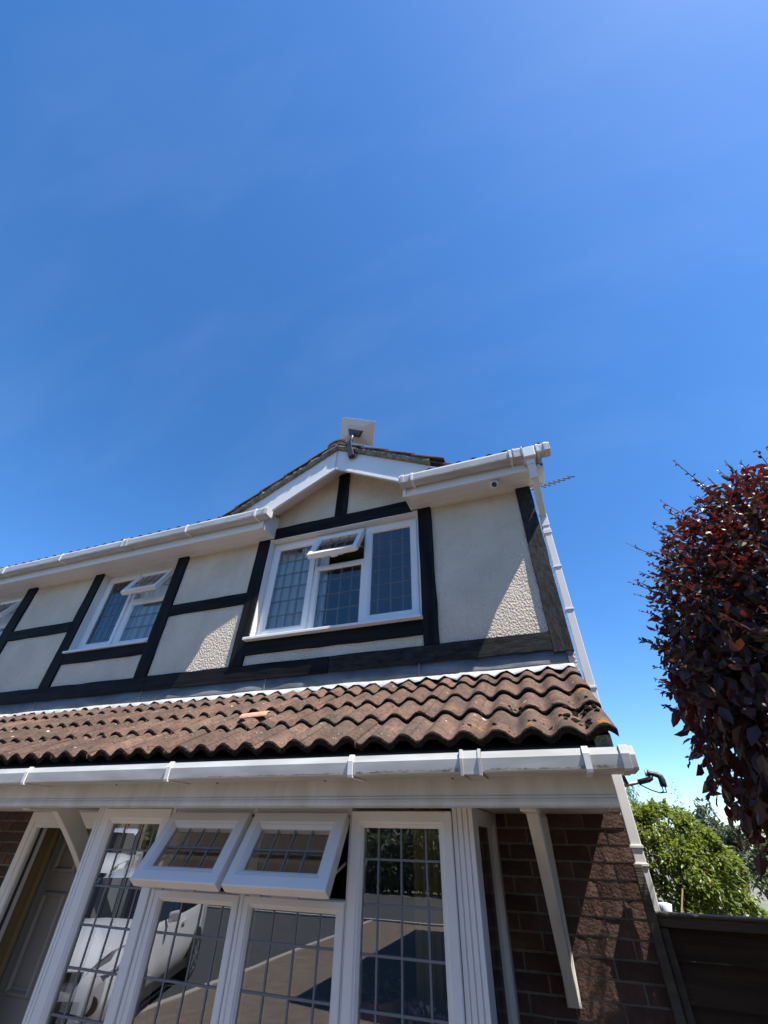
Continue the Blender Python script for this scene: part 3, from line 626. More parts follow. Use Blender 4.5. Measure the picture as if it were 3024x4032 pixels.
# side verge board running up the gable end
b = MB(); MP = R(34)
def mz(y): return 2.93+(y-UF)*math.tan(MP)
b.prism([(UF, mz(UF)-.20), (3.5, mz(3.5)-.20), (3.5, mz(3.5)-.02), (UF, mz(UF)-.02)], 'x', .405, .43); b.build('bargeboard', M['upvc'], house)
b = MB(); b.prism([(UF, mz(UF)-.17), (3.5, mz(3.5)-.17), (3.5, mz(3.5)-.16), (UF, mz(UF)-.16)], 'x', XR-.02, .405)
b.build('verge_soffit', M['soffit'], house)
b = MB(); b.prism([(UF, 2.705), (.0, 2.725), (.0, mz(0)-.17), (UF, mz(UF)-.17)], 'x', XR-.012, .43); b.build('eaves_end_panel', M['upvc'], house, bevel=.003)
b = MB()
for k in range(12):
    y0 = UF-.06+.3*k; b.prism([(y0, mz(y0)-.018), (y0+.3, mz(y0+.3)-.03), (y0+.3, mz(y0+.3)+.0), (y0, mz(y0)+.008)], 'x', .35, .462)
b.build('verge_undercloak', M['mould'], house)
# main roof: waved sheet, its eaves course as single tiles
b = MB(); N1 = 420; ys = [UF-.02, 1.6, 3.5]; vs = []
for i in range(N1+1):
    xx = XL+(.45-XL)*i/N1
    for yy in ys:
        if yy < 0 and -2.9 < xx < -.6: yy = .35
        vs.append((xx, yy, mz(yy)+.012+.018*math.cos(2*math.pi*(xx-.45+.031)/.15)))
b.add(vs, [(i*3+k, (i+1)*3+k, (i+1)*3+k+1, i*3+k+1) for i in range(N1) for k in range(2)])
b.add([(XL, 3.5, mz(3.5)), (.45, 3.5, mz(3.5)), (.45, 7.3, mz(UF)), (XL, 7.3, mz(UF))], [(0, 1, 2, 3)])
mr = b.build('main_roof', M['tile'], house, fix=False)
emesh = tile_mesh('roof_tile', .425, cover=.30, amp=.021)
def emsh(): return emesh
for c in range(26):
    xr = .452-.30*c
    if -2.9 < xr-.15 < -.6: continue
    inst('roof_tile', emesh, mr, (xr, UF-.075, mz(UF-.075)+.024), (MP, 0, random.uniform(-.004, .004)))

# ---- gablet
AX, SL = -1.745, .55
b = MB()
def barge(xe, side):
    za = 3.358; zt = 3.673; xo = xe
    pb = []
    z = lambda x, t: t - SL*abs(x-AX)
    for name, yy0, yy1, lo, hi in (('board', UF, UF+.02, 0, .315),):
        b = MB(); b.prism([(AX, za+lo), (xe, z(xe, za)+lo), (xe, z(xe, za)+hi), (AX, za+hi)], 'y', yy0, yy1)
        b.prism([(AX, za-.002), (xe, z(xe, za)-.002), (xe, z(xe, za)+.020), (AX, za+.020)], 'y', UF-.012, UF-.0005)
        b.prism([(AX, za+.023), (xe, z(xe, za)+.023), (xe, z(xe, za)+.046), (AX, za+.046)], 'y', UF-.007, UF-.0005)
        b.build('bargeboard', M['upvc'], house)
    b = MB(); x2 = -.50 if side > 0 else -2.97
    b.prism([(xe, 2.935), (x2, 2.935), (x2, z(x2, zt)), (xe, z(xe, zt))], 'y', UF+.001, UF+.019); b.build('bargeboard', M['upvc'], house)
    xs = xe
    b = MB(); e = .004 if side > 0 else -.004
    ya, yb_ = UF+.02, -.001
    b.add([(AX, ya, za+.012), (xs, ya, z(xs, za)+.012), (xs, yb_, z(xs, 3.545)), (AX, yb_, 3.545),
           (AX, ya, za+.022), (xs, ya, z(xs, za)+.022), (xs, yb_, z(xs, 3.555)), (AX, yb_, 3.555)],
          [(0, 1, 2, 3), (4, 7, 6, 5), (0, 4, 5, 1), (1, 5, 6, 2), (2, 6, 7, 3), (3, 7, 4, 0)])
    b.build('gablet_soffit', M['soffit'], house)
barge(-2.60, -1); barge(-.90, 1)
b = MB(); b.box(AX-.003, AX+.003, UF-.0135, UF-.0125, 3.36, 3.66); b.build('barge_joint', M['grime'], house)
# gablet slopes, undercloak and verge tiles
gz = lambda x, t: t - SL*abs(x-AX)
b = MB()
for xe in (-3.25, -.35):
    b.prism([(AX, 3.70), (xe, gz(xe, 3.70)), (xe, gz(xe, 3.73)), (AX, 3.73)], 'y', UF-.03, 2.2)
gr = b.build('gable_roof', M['tile'], house)
for xe, nm in ((-3.17, 'l'), (-.62, 'r')):
    b = MB(); n = 40; vs = []
    rnd = random.Random(5)
    for i in range(n+1):
        xx = AX+(xe-AX)*i/n
        vs += [(xx, UF-.032+rnd.uniform(-.006, .006), gz(xx, 3.672)+.003), (xx, UF-.05+rnd.uniform(-.008, .008), gz(xx, 3.70)+rnd.uniform(-.006, .006)), (xx, UF-.045+rnd.uniform(-.008, .008), gz(xx, 3.735)+rnd.uniform(-.006, .006)), (xx, UF+.05, gz(xx, 3.735)), (xx, UF+.05, gz(xx, 3.672)+.003)]
    b.add(vs, [(i*5+k, (i+1)*5+k, (i+1)*5+(k+1) % 5, i*5+(k+1) % 5) for i in range(n) for k in range(5)])
    b.build('verge_mortar', M['mould'], gr)
    s = -1 if xe < AX else 1
    for k in range(4 if s > 0 else 5):
        b = MB(); L0 = .02+.345*math.cos(math.atan(SL))*k; L1 = L0+.40*math.cos(math.atan(SL))
        xa, xb = AX+s*L0, AX+s*L1
        b.prism([(xa, gz(xa, 3.735)), (xb, gz(xb, 3.735)+.022), (xb, gz(xb, 3.735)+.046), (xa, gz(xa, 3.735)+.022)], 'y', UF-.058, UF+.25)
        b.build('roof_tile', M['tile'], gr, bevel=.004)
b = MB(); pts = [(AX+.125*math.cos(a), 3.725+.085*math.sin(a)) for a in [math.pi*i/10 for i in range(11)]]; inn = [(AX+.108*math.cos(a), 3.72+.068*math.sin(a)) for a in [math.pi*(10-i)/10 for i in range(11)]]
b.prism(pts+inn, 'y', UF-.055, UF+.40); b.build('ridge_tile', M['tile'], gr, smooth=False)
b = MB(); b.prism([(AX+.10*math.cos(a), 3.722+.062*math.sin(a)) for a in [math.pi*i/10 for i in range(11)]], 'y', UF-.045, UF+.3); b.build('ridge_mortar', M['mould'], gr)

# ---- brick walls of the ground storey
CP = .0757; TOPC = .063
brick_me = []
for k in range(6):
    rnd = random.Random(k); b = MB(); j = lambda a=.0025: rnd.uniform(-a, a)
    L_, H_, D_ = .2155, .0645, .06; n = 6
    rows = []
    for i in range(n+1):
        xx = -L_/2 + L_*i/n
        rows += [(xx+j(.001), j(), -H_/2+j(.0018)), (xx+j(.001), j(), H_/2+j(.0018)), (xx, D_, H_/2), (xx, D_, -H_/2)]
    b.add(rows, [(i*4+q, i*4+(q+1) % 4, (i+1)*4+(q+1) % 4, (i+1)*4+q) for i in range(n) for q in range(4)] + [(0, 1, 2, 3), (n*4+3, n*4+2, n*4+1, n*4)])
    brick_me.append(b.mesh('brick', M['brick']))
half_me = []
for k in range(3):
    rnd = random.Random(k+20); b = MB(); b.box(-.0515, .0515, rnd.uniform(-.002, .002), .06, -.0322, .0322); half_me.append(b.mesh('brick', M['brick']))
def brick_wall(x0, x1, name, phase, anchor):
    b = MB(); b.box(x0, x1, .0065, .10, GZ, .62); w = b.build('brick_wall', M['mortar'], house)
    for r in range(-2, 29):
        z = TOPC - CP*r + CP/2
        if z > .45 or z < GZ+.03: continue
        off = .1125 if (r+phase) % 2 else 0
        k = 0
        xc = anchor - off - .1078
        if off: inst('brick', random.choice(half_me), w, (anchor-.0515, 0, z), (0, 0, random.uniform(-.006, .006)))
        while xc + .1075 > x0 + .03:
            if xc - .1075 >= x0: inst('brick', random.choice(brick_me), w, (xc, random.uniform(-.002, .002), z), (0, random.uniform(-.006, .006), random.uniform(-.008, .008)))
            else:
                lo = x0; hi = xc+.1075
                if hi-lo > .03: inst('brick', half_me[k % 3], w, ((lo+hi)/2, 0, z), (0, 0, 0), ((hi-lo)/.103, 1, 1))
            xc -= .225; k += 1
    return w
brick_wall(-.43, XR, 'r', 0, XR)
brick_wall(-6.3, -4.575, 'l', 1, -4.575)
b = MB(); b.box(XL, -6.3, 0, .1, GZ, .62); b.box(-4.575, -.43, 0.004, .1, .165, .62); b.box(-3.3, -2.84, 0.004, .1, GZ, .165); b.build('plain_wall', M['brick'], house)

# ---- bay window
BY = -.84
bay = MB(); bay.box(-2.83, -.432, BY+.02, -.002, GZ, -1.25); bay.box(-2.83, -.432, BY+.005, .45, -1.25, -1.21); bay = bay.build('bay_window', M['upvc'], house); BAY[0] = bay
def post(x0, x1, nrib, zt=.132, zb=-1.2):
    w = (x1-x0)/nrib; b = MB(); pts = [(x0, BY+.08)]
    for i in range(nrib):
        a = x0+w*i; pts += [(a, BY+.006), (a+.003, BY-.002), (a+w-.004, BY-.002), (a+w-.002, BY+.006)]
    pts += [(x1, BY+.08)]
    b.prism(pts, 'z', zb, zt); b.build('corner_post', M['upvc'], bay)
post(-2.835, -2.762, 3); post(-.531, -.428, 4)
def mullion(x0, x1, z0, z1, y=BY):
    b = MB(); b.prism([(x0, y+.07), (x0, y+.004), (x0+.006, y-.004), (x1-.006, y-.004), (x1, y+.004), (x1, y+.07)], 'z', z0, z1); b.build('mullion', M['upvc'], bay)
mullion(-2.238, -2.205, -1.2, .131); mullion(-1.660, -1.632, -1.2, .131); mullion(-1.0725, -1.06, -1.2, .131)
b = MB(); b.box(-2.205, -1.0725, BY+.004, BY+.07, .092, .131); b.box(-2.205, -1.660, BY+.001, BY+.07, -.256, -.238); b.box(-1.632, -1.0725, BY+.001, BY+.07, -.256, -.238); b.build('transom', M['upvc'], bay)
ZB = -1.2
for (x0, x1, zt, name, w) in ((-2.760, -2.240, .118, 'casement_sash', .076), (-1.059, -.532, .108, 'casement_sash', .069)):
    b = MB(); ring(b, x0, x1, ZB, zt, BY-.012, w, .06); b.build(name, M['upvc'], bay)
for (x0, x1) in ((-2.203, -1.662), (-1.630, -1.0735)):
    b = MB(); ring(b, x0, x1, ZB, -.240, BY-.006, .048, .06); b.build('fixed_light', M['upvc'], bay)
GYY = BY+.02
zz0 = ZB+.075
pane(bay, -2.684, -2.316, zz0, .042, GYY, [-2.588, -2.47, -2.357], [-.0835-.1625*k for k in range(7)], None, .009)
pane(bay, -.990, -.601, zz0, .039, GYY, [-.9143, -.7966, -.6707], [-.0835-.1625*k for k in range(7)], None, .009)
pane(bay, -2.155, -1.710, zz0, -.288, GYY, [-2.026, -1.897, -1.7675], [-.408-.16*k for k in range(5)], None, .009)
pane(bay, -1.582, -1.122, zz0, -.288, GYY, [-1.4606, -1.3308, -1.2062], [-.404-.1625*k for k in range(5)], None, .009)
hung_sash(bay, -2.204, -1.667, .088, .345, BY-.012, 33, .075, 4, 2, lw=.009)
hung_sash(bay, -1.633, -1.0755, .088, .345, BY-.012, 33, .075, 4, 2, lw=.009)
# bay returns (side frames)
for xs, s in ((-.432, 1), (-2.831, -1)):
    b = MB(); T = Matrix(((0, 1 if s > 0 else -1, 0, xs), (1, 0, 0, 0), (0, 0, 1, 0), (0, 0, 0, 1)))
    b.T = Matrix.Translation((xs, 0, 0)) @ Matrix.Rotation(R(90)*1, 4, 'Z')
    # local x -> world y ; local y -> world -x
    if s > 0: ring(b, BY+.08, -.06, ZB, .128, -.004, .07, .06)
    else: b.mitred(BY+.08, -.06, ZB, .128, [(0, -.06), (0, 0), (.05, 0), (.07, -.015), (.07, -.06), (0, -.06)])
    b.box(-.06, -.003, -.002 if s > 0 else -.06, .06 if s > 0 else .002, ZB, .1325)
    b.build('side_frame', M['upvc'], bay)
    b = MB(); xx = xs-.02 if s > 0 else xs+.02
    b.add([(xx, BY+.14, ZB+.06), (xx, -.12, ZB+.06), (xx, -.12, .06), (xx, BY+.14, .06)], [(0, 1, 2, 3)]); b.build('glass_pane', M['glass'], bay, fix=False)
b = MB(); b.box(-2.82, -.44, BY+.08, .1, .1515, .165); b.build('bay_ceiling', M['cream'], bay)

# ---- porch door screen on the left
b = MB(); x0, x1 = -4.572, -3.30
b.mitred(x0, x1, GZ+.02, .131, [(0, .10), (0, -.012), (.06, -.012), (.07, -.004), (.10, -.004), (.112, .006), (.112, .10), (0, .10)])
pd = b.build('porch_screen', M['upvc'], house)
b = MB(); b.box(x0+.1, x0+.128, .035, .05, GZ+.1, .03); b.build('rubber_seal', M['black_plastic'], pd)
b = MB(); b.box(-4.72, -4.62, .101, .62, GZ+.15, .25); b.box(-4.62, -4.575, .28, .32, GZ+.15, .25); b.box(-4.72, -3.2, .1, .62, .25, .3); b.build('porch_wall', M['ochre'], pd)
b = MB(); b.box(-4.62, -3.35, .40, .44, GZ+.15, .22); b.box(-4.66, -4.60, .36, .44, GZ+.15, .22)
idr = b.build('inner_door', M['door'], pd)
b = MB()
for (a, c, z0, z1) in ((-4.56, -4.27, -.30, .0), (-4.56, -4.27, -1.05, -.42), (-4.13, -3.8, -.30, .0), (-4.13, -3.8, -1.05, -.42)):
    b.mitred(a, c, z0, z1, [(0, .40), (.012, .378), (.03, .372), (.045, .392), (.06, .394)])
b.build('door_moulding', M['door'], pd)
# ---- gallows brackets
for xc in (-3.215, -.152):
    b = MB(); b.box(xc-.035, xc+.035, -1.045, -.80, .100, .133); b.box(xc-.03, xc+.03, -.80, -.001, .118, .133)
    br = b.build('gallows_bracket', M['upvc_old'], house, bevel=.003)
    b = MB(); vs = []; n = 12
    for i in range(n+1):
        u = i/n; y = -.86+u*.80; z = .105-.745*u+.05*math.sin(math.pi*u)*(1-.9*u)
        d = Vector((.80, -.765+.157*math.cos(math.pi*u)*(1-.9*u))).normalized(); nx, nz = -d.y, d.x
        wd = .11-.02*u
        vs += [(xc-.026, y, z), (xc+.026, y, z), (xc+.026, y+nx*wd, z+nz*wd), (xc-.026, y+nx*wd, z+nz*wd)]
    b.add(vs, [(i*4+k, i*4+(k+1) % 4, (i+1)*4+(k+1) % 4, (i+1)*4+k) for i in range(n) for k in range(4)] + [(3, 2, 1, 0), (n*4, n*4+1, n*4+2, n*4+3)])
    b.build('brace', M['upvc_old'], br, bevel=.003)
    b = MB(); b.box(xc-.034, xc+.034, -.04, -.002, -.645, .118); b.build('wall_plate', M['upvc_old'], br, bevel=.003)

# ================================================================== THINGS ON THE HOUSE
# flat internet dish on the gable apex
dish = thing('internet_dish', 'flat rectangular white dish on a dark grey arm at the gable apex', 'dish', (-1.56, UF-.03, 3.62))
Rz = Matrix.Rotation(-.398, 4, 'Z') @ Matrix.Rotation(.696, 4, 'X') @ Matrix.Rotation(.652, 4, 'Y')
DC = Vector((-1.539, -.204, 4.016)); DT = Matrix.Translation(DC) @ Rz
b = MB(); b.T = DT; w, h = .513/2, .303/2
q = lambda s, y: [(-w*s, y, -h*s), (w*s, y, -h*s), (w*s, y, h*s), (-w*s, y, h*s)]
side = -1
b.add(q(1, .012) + q(1, -.006) + [(-.12, -.038, -.075), (.12, -.038, -.075), (.12, -.038, .075), (-.12, -.038, .075)],
      [(0, 1, 2, 3), (0, 4, 5, 1), (1, 5, 6, 2), (2, 6, 7, 3), (3, 7, 4, 0), (4, 8, 9, 5), (5, 9, 10, 6), (6, 10, 11, 7), (7, 11, 8, 4), (8, 11, 10, 9)])
b.build('dish_panel', M['dish'], dish)
b = MB(); b.T = DT; b.add([(-.075, -.036, -.07), (.075, -.036, -.07), (.115, -.036, .02), (-.115, -.036, .02), (-.055, -.085, -.065), (.055, -.085, -.065), (.10, -.06, .012), (-.10, -.06, .012)],
      [(0, 1, 2, 3), (4, 7, 6, 5), (0, 4, 5, 1), (1, 5, 6, 2), (2, 6, 7, 3), (3, 7, 4, 0)]); b.build('back_plate', M['arm_grey'], dish)
hub = DT @ Vector((0, -.07, -.035))
KN = Vector((-1.572, UF-.045, 3.70))
b = MB(); b.tube([hub, hub+Vector((-.005, -.02, -.06)), KN], .023, 12); b.build('mast', M['arm_grey'], dish, smooth=True)
b = MB(); b.bar((-1.575, UF-.05, 3.715), (-1.568, UF-.035, 3.63), .058, .05, up=(0, 1, 0)); b.build('pivot', M['arm_grey'], dish, bevel=.006)
b = MB(); b.prism([(-1.605, 3.64), (-1.545, 3.655), (-1.50, 3.47), (-1.572, 3.45)], 'y', UF-.06, UF-.013); b.build('wall_bracket', M['black_plastic'], dish, bevel=.006)
b = MB(); b.tube([(-1.53, UF-.03, 3.46), (-1.525, UF-.03, 3.435), (-1.50, UF-.028, 3.43), (-1.48, UF-.022, 3.47), (-1.475, UF-.02, 3.54), (-1.44, UF-.018, 3.56), (-1.3, UF-.02, 3.425+.075), (-1.0, UF-.02, 3.335), (-.7, UF-.02, 3.14)], .005, 6); b.build('cable', M['black_plastic'], dish)

# dome camera below the right soffit
sc = thing('security_camera', 'small white dome security camera under the right-hand soffit', 'camera', (-.029, -.19, SOF))
b = MB(); b.lathe([(.048, SOF-.001), (.048, SOF-.022), (.042, SOF-.026)], (-.029, -.19, 0), 24); b.build('camera_base', M['upvc'], sc, smooth=False)
b = MB(); bmx = bmesh.new(); bmesh.ops.create_uvsphere(bmx, u_segments=20, v_segments=12, radius=.043)
b.add([(-.029+v.co.x, -.195+v.co.y, SOF-.04+v.co.z) for v in bmx.verts], [tuple(v.index for v in f.verts) for f in bmx.faces]); bmx.free(); b.build('camera_ball', M['upvc'], sc, smooth=True)
b = MB(); ld = Vector((-.15, -.8, -.62)).normalized(); p0 = Vector((-.029, -.195, SOF-.04)); b.tube([p0+ld*.030, p0+ld*.0425, p0+ld*.046], [.026, .024, .018], 16); b.build('camera_lens', M['black_plastic'], sc)

# tv aerial behind the side gable
ya = thing('tv_aerial', 'thin grey tv aerial with short cross rods beyond the corner gutter', 'aerial', (.55, 3.7, 5.69))
A0, A1 = Vector((.40, 3.7, 5.662)), Vector((1.442, 3.7, 5.828))
b = MB(); b.tube([A0, A1], .013, 8); b.build('boom', M['aerial'], ya)
for k in range(7):
    p = A0.lerp(A1, .985-.092*k); b = MB(); e = Vector((-.03, .10, .10+.004*k)); b.tube([p-e*1.15, p+e*1.15], .015, 6); b.build('rod', M['aerial'], ya)
b = MB(); b.tube([(.42, 3.7, 5.70), (.42, 3.7, 4.6)], .02, 8); b.tube([(.42, 3.7, 5.1), (.27, 3.6, 5.0)], .016, 6); b.build('mast', M['steel'], ya)

# satellite dish with its receiver arm on the side wall
sd = thing('satellite_dish', 'wall satellite dish with black receiver on an arm beyond the white downpipe', 'dish', (.30, .95, .35))
b = MB(); n = 20; c0 = Vector((.405, .95, .60)); ax = Vector((.93, 0, .36)).normalized(); u = Vector((0, 1, 0)); v = ax.cross(u)
vs = [c0-ax*.05]; 
for rr, dp_ in ((.1, -.045), (.2, -.028), (.27, 0)):
    for k in range(n): a = 2*math.pi*k/n; vs.append(c0+ax*dp_*1.0+u*math.cos(a)*rr*.55+v*math.sin(a)*rr)
fs = [(0, 1+k, 1+(k+1) % n) for k in range(n)] + [(1+i*n+k, 1+(i+1)*n+k, 1+(i+1)*n+(k+1) % n, 1+i*n+(k+1) % n) for i in range(2) for k in range(n)]
b.add(vs, fs); o = b.build('reflector', M['arm_grey'], sd, smooth=True, fix=False); mo = o.modifiers.new('s', 'SOLIDIFY'); mo.thickness = .004
b = MB(); b.box(.29, .30, .88, 1.02, .28, .48); b.tube([(.30, .95, .38), (.36, .95, .50)], .02, 8); b.build('wall_bracket', M['steel'], sd)
b = MB(); b.tube([(.34, .95, .335), (.46, .92, .350), (.59, .90, .374)], .013, 8); b.build('arm', M['steel'], sd, smooth=True)
b = MB(); b.tube([(.565, .905, .369), (.64, .90, .384), (.66, .90, .392), (.664, .90, .41)], [.018, .018, .016, .015], 8); b.build('arm_clamp', M['black_plastic'], sd, smooth=True)
b = MB(); b.tube([(.640, .90, .427), (.654, .90, .425), (.667, .90, .423), (.69, .90, .419), (.712, .90, .413), (.726, .90, .402), (.730, .90, .38), (.729, .90, .355), (.727, .90, .338)], [.022, .024, .017, .017, .019, .022, .024, .024, .021], 12); b.build('receiver', M['black_plastic'], sd, smooth=True)
b = MB(); b.tube([(.632, .90, .4285), (.641, .90, .427)], [.024, .023], 14); b.build('receiver_cap', M['dish'], sd)
b = MB()
for k in (0, .02): b.tube([(.715+k, .90, .34), (.715+k, .90, .31-k*.3), (.69, .90, .30), (.64, .91, .318), (.57, .91, .355)], .004, 6)
b.build('cable', M['black_plastic'], sd)

# loose piece of clay tile lying on the roof
b = MB(); pts = [(math.cos(a)*.042, math.sin(a)*.022) for a in [math.pi*i/8 for i in range(9)]]; inn = [(math.cos(a)*.032, math.sin(a)*.012) for a in [math.pi*(8-i)/8 for i in range(9)]]
tx, ty = -1.845, -.755
b.T = Matrix.Translation((tx, ty, surf(tx, ty)+.004)) @ Matrix.Rotation(PITCH, 4, 'X') @ Matrix.Rotation(R(-80), 4, 'Z')
b.prism(pts+inn, 'y', -.095, .095)
tag(b.build('clay_fragment', M['pinktile'], bevel=.006), 'broken piece of pale pink clay ridge lying on the brown roof tiles', 'tile piece')

# ================================================================== INSIDE THE WINDOWS
def curtain(x0, x1, y, z0, z1, m, name, label, folds, amp=.026, wob=0.0):
    b = MB(); n = folds*8; vs = []
    rnd = random.Random(int(x0*100)); ph = [rnd.uniform(-.5, .5) for _ in range(folds+2)]
    for i in range(n+1):
        xx = x0+(x1-x0)*i/n; a = 2*math.pi*i/8
        for j in range(5):
            u = j/4; vs.append((xx+wob*u*math.sin(i*.7), y+amp*(math.sin(a+ph[i//8]*.9)+.3*math.sin(2.3*a))*(.7+.3*u), z1+(z0-z1)*u))
    b.add(vs, [(i*5+j, (i+1)*5+j, (i+1)*5+j+1, i*5+j+1) for i in range(n) for j in range(4)])
    return tag(b.build(name, m, smooth=True, fix=False), label, 'curtain', 'curtains inside the windows')
curtain(-2.60, -1.93, .17, 1.35, 2.66, M['net'], 'net_curtain', 'pale folded curtain behind the left pane of the gable window', 8)
curtain(-.99, -.84, .17, 1.35, 2.66, M['net'], 'net_curtain', 'narrow pale curtain edge behind the right pane of the gable window', 2)
curtain(-4.72, -4.0, .165, 1.45, 2.64, M['net'], 'net_curtain', 'pale curtain folds behind the small window left of the gable', 9)
curtain(-7.4, -6.68, .165, 1.45, 2.64, M['net'], 'net_curtain', 'pale curtain behind the upper window at the left edge', 9)
curtain(-.83, -.65, -.50, -1.2, .14, M['ochre_curtain'], 'curtain', 'ochre curtain hanging inside the right end of the bay window', 4, .014)
# pot and flowers on the bay window board
pt = thing('flower_pot', 'terracotta flower pot with a small plant inside the bay window', 'pot', (-.98, -.60, -.765))
b = MB(); cx, cy = -.985, -.615; b.lathe([(.065, -.765), (.095, -.62), (.106, -.62), (.11, -.57), (.10, -.57), (.09, -.62)], (cx, cy, 0), 24); b.build('pot', M['terracotta'], pt, smooth=False)
b = MB(); b.box(cx-.14, cx+.46, cy-.13, cy+.13, -.79, -.766); b.box(cx-.12, cx-.09, cy-.1, cy+.1, -1.21, -.79); b.box(cx+.41, cx+.44, cy-.1, cy+.1, -1.21, -.79)
tag(b.build('plant_stand', M['bark']), 'low dark wooden stand under the flower pot in the bay', 'stand')
def leaf_blade(b, p, d, L_, W_, up=None, bend=.15):
    d = Vector(d).normalized(); n = Vector(up) if up else Vector((random.gauss(0, 1), random.gauss(0, 1), random.gauss(0, 1)))
    s = d.cross(n)
    if s.length < 1e-3: s = d.orthogonal()
    s.normalize(); n = s.cross(d)
    p = Vector(p); m1 = p+d*L_*.35-n*L_*bend*.3; m2 = p+d*L_*.72-n*L_*bend*.7; t = p+d*L_-n*L_*bend*1.4
    f = n*W_*.12
    b.add([p, m1+s*W_*.5+f, m1, m1-s*W_*.5+f, m2+s*W_*.36+f, m2, m2-s*W_*.36+f, t],
          [(0, 2, 1), (0, 3, 2), (1, 2, 5, 4), (2, 3, 6, 5), (4, 5, 7), (5, 6, 7)])
b = MB(); rnd = random.Random(4)
for k in range(60):
    a = rnd.uniform(0, 6.28); r = rnd.uniform(0, .09); leaf_blade(b, (cx+r*math.cos(a), cy+r*math.sin(a), -.585+rnd.uniform(0, .04)), (math.cos(a), math.sin(a), rnd.uniform(.2, 1.5)), rnd.uniform(.04, .09), .03)
o = b.build('foliage', M['green'], pt, fix=False); o['kind'] = 'stuff'
fw = thing('cut_flowers', 'bunch of white and lilac flowers beside the terracotta pot', 'flowers', (-.74, -.60, -.765))
for (m, nm, xs) in ((M['flower_white'], 'white_blooms', (-.75, -.60)), (M['flower_pink'], 'lilac_blooms', (-.87, -.77))):
    b = MB()
    for k in range(26):
        c_ = Vector((rnd.uniform(*xs), rnd.uniform(-.66, -.55), rnd.uniform(-.68, -.585)))
        for j in range(9): leaf_blade(b, c_, (rnd.gauss(0, 1), rnd.gauss(0, 1), rnd.gauss(.5, 1)), rnd.uniform(.016, .03), .014)
    o = b.build(nm, m, fw, fix=False); o['kind'] = 'stuff'
b = MB(); b.lathe([(.04, -.765), (.05, -.71), (.04, -.67)], (-.73, -.60, 0), 16); b.build('vase', M['upvc'], fw)
for k in range(1):
    b = MB(); 
    for j in range(50): leaf_blade(b, (rnd.uniform(-.86, -.62), rnd.uniform(-.66, -.55), rnd.uniform(-.70, -.61)), (rnd.gauss(0, 1), rnd.gauss(0, 1), rnd.gauss(.6, .6)), rnd.uniform(.04, .07), .02)
    o = b.build('foliage', M['green'], fw, fix=False); o['kind'] = 'stuff'

# ================================================================== FENCE
fe = thing('timber_fence', 'weathered brown lap board fence joining the brick corner of the house', 'fence', (.35, .02, GZ))
b = MB(); b.box(.284, .327, -.085, -.035, GZ, -.088); b.build('fence_post', M['fence_grey'], fe, bevel=.004, label='grey timber upright fixed against the brick wall')
b = MB(); b.box(.336, .370, -.035, .005, GZ+.05, -.334); b.build('fence_post', M['fence_grey'], fe, bevel=.003)
b = MB(); b.box(2.16, 2.25, -.03, .06, GZ, -.22); b.build('fence_post', M['fence_grey'], fe, bevel=.003)
b = MB(); b.box(.335, 2.16, -.042, .01, -.331, -.290); b.build('fence_rail', M['fence_grey'], fe, bevel=.004)
b = MB(); b.box(.331, 2.16, -.055, .035, -.2895, -.278); b.build('fence_capping', M['fence_grey'], fe, bevel=.004)
b = MB(); b.box(2.25, 4.2, -.042, .01, -.331, -.290); b.build('fence_rail', M['fence_grey'], fe, bevel=.004)
rnd = random.Random(11)
for x0, x1 in ((.336, 2.16), (2.25, 4.2)):
    for k in range(12):
        zt = -.310-.143*k; b = MB(); n = 14; vs = []
        for i in range(n+1):
            xx = x0+(x1-x0)*i/n; w = .006*math.sin(i*1.3+k*2)+rnd.uniform(-.003, .003)
            for (yy, zz) in ((-.004, zt), (-.026, zt-.143+w), (-.012, zt-.145+w), (.006, zt)): vs.append((xx, yy+.01, zz))
        b.add(vs, [(i*4+q, (i+1)*4+q, (i+1)*4+(q+1) % 4, i*4+(q+1) % 4) for i in range(n) for q in range(4)] + [(0, 1, 2, 3), (n*4+3, n*4+2, n*4+1, n*4)])
        b.build('fence_board', M['fence'], fe)

# ================================================================== TREES
def foliage_object(b, name, m, parent, kind=True):
    me = b.mesh(name, m, fix=False)
    at = me.attributes.new('tint', 'FLOAT', 'FACE'); nf = len(me.polygons); per = 6
    vals = []
    rr = random.Random(1)
    for i in range(nf//per+1): vals += [rr.random()]*per
    at.data.foreach_set('value', vals[:nf])
    o = bpy.data.objects.new(name, me); C.objects.link(o); attach(o, parent)
    if kind: o['kind'] = 'stuff'
    return o
# purple plum beside the fence
rnd = random.Random(21); random.seed(5)
PC = Vector((1.57, -.86, .68)); PR = Vector((.98, .72, 1.10))
def boxy(d):
    if d.z < 0: return d/(abs(d.x)**3+abs(d.y)**3+abs(d.z)**3)**(1/3) if d.length else d
    return d
plum = thing('plum_tree', 'purple-leaved plum tree with dark red foliage at the right edge', 'tree', (1.6, -.9, GZ))
b = MB(); b.tube([(1.6, -.9, GZ), (1.58, -.92, -.9), (1.52, -.9, -.1), (1.45, -.92, .6), (1.42, -.92, 1.5)], [.075, .06, .05, .035, .015], 10)
for k in range(16):
    a = rnd.uniform(0, 6.28); s0 = Vector((1.5, -.91, rnd.uniform(-.2, 1.1))); e = PC+Vector((PR.x*.6*math.cos(a), PR.y*.6*math.sin(a), rnd.uniform(-.4, .6)*PR.z)); b.tube([s0, s0.lerp(e, .5)+Vector((0, 0, .08)), e], [.02, .013, .005], 6)
b.build('trunk', M['bark'], plum, smooth=True)
b = MB(); tw = MB(); single = []
def inside(p): q = Vector(((p.x-PC.x)/PR.x, (p.y-PC.y)/PR.y, (p.z-PC.z)/PR.z)); return q.length
CAM = Vector((0, -3.3, 0))
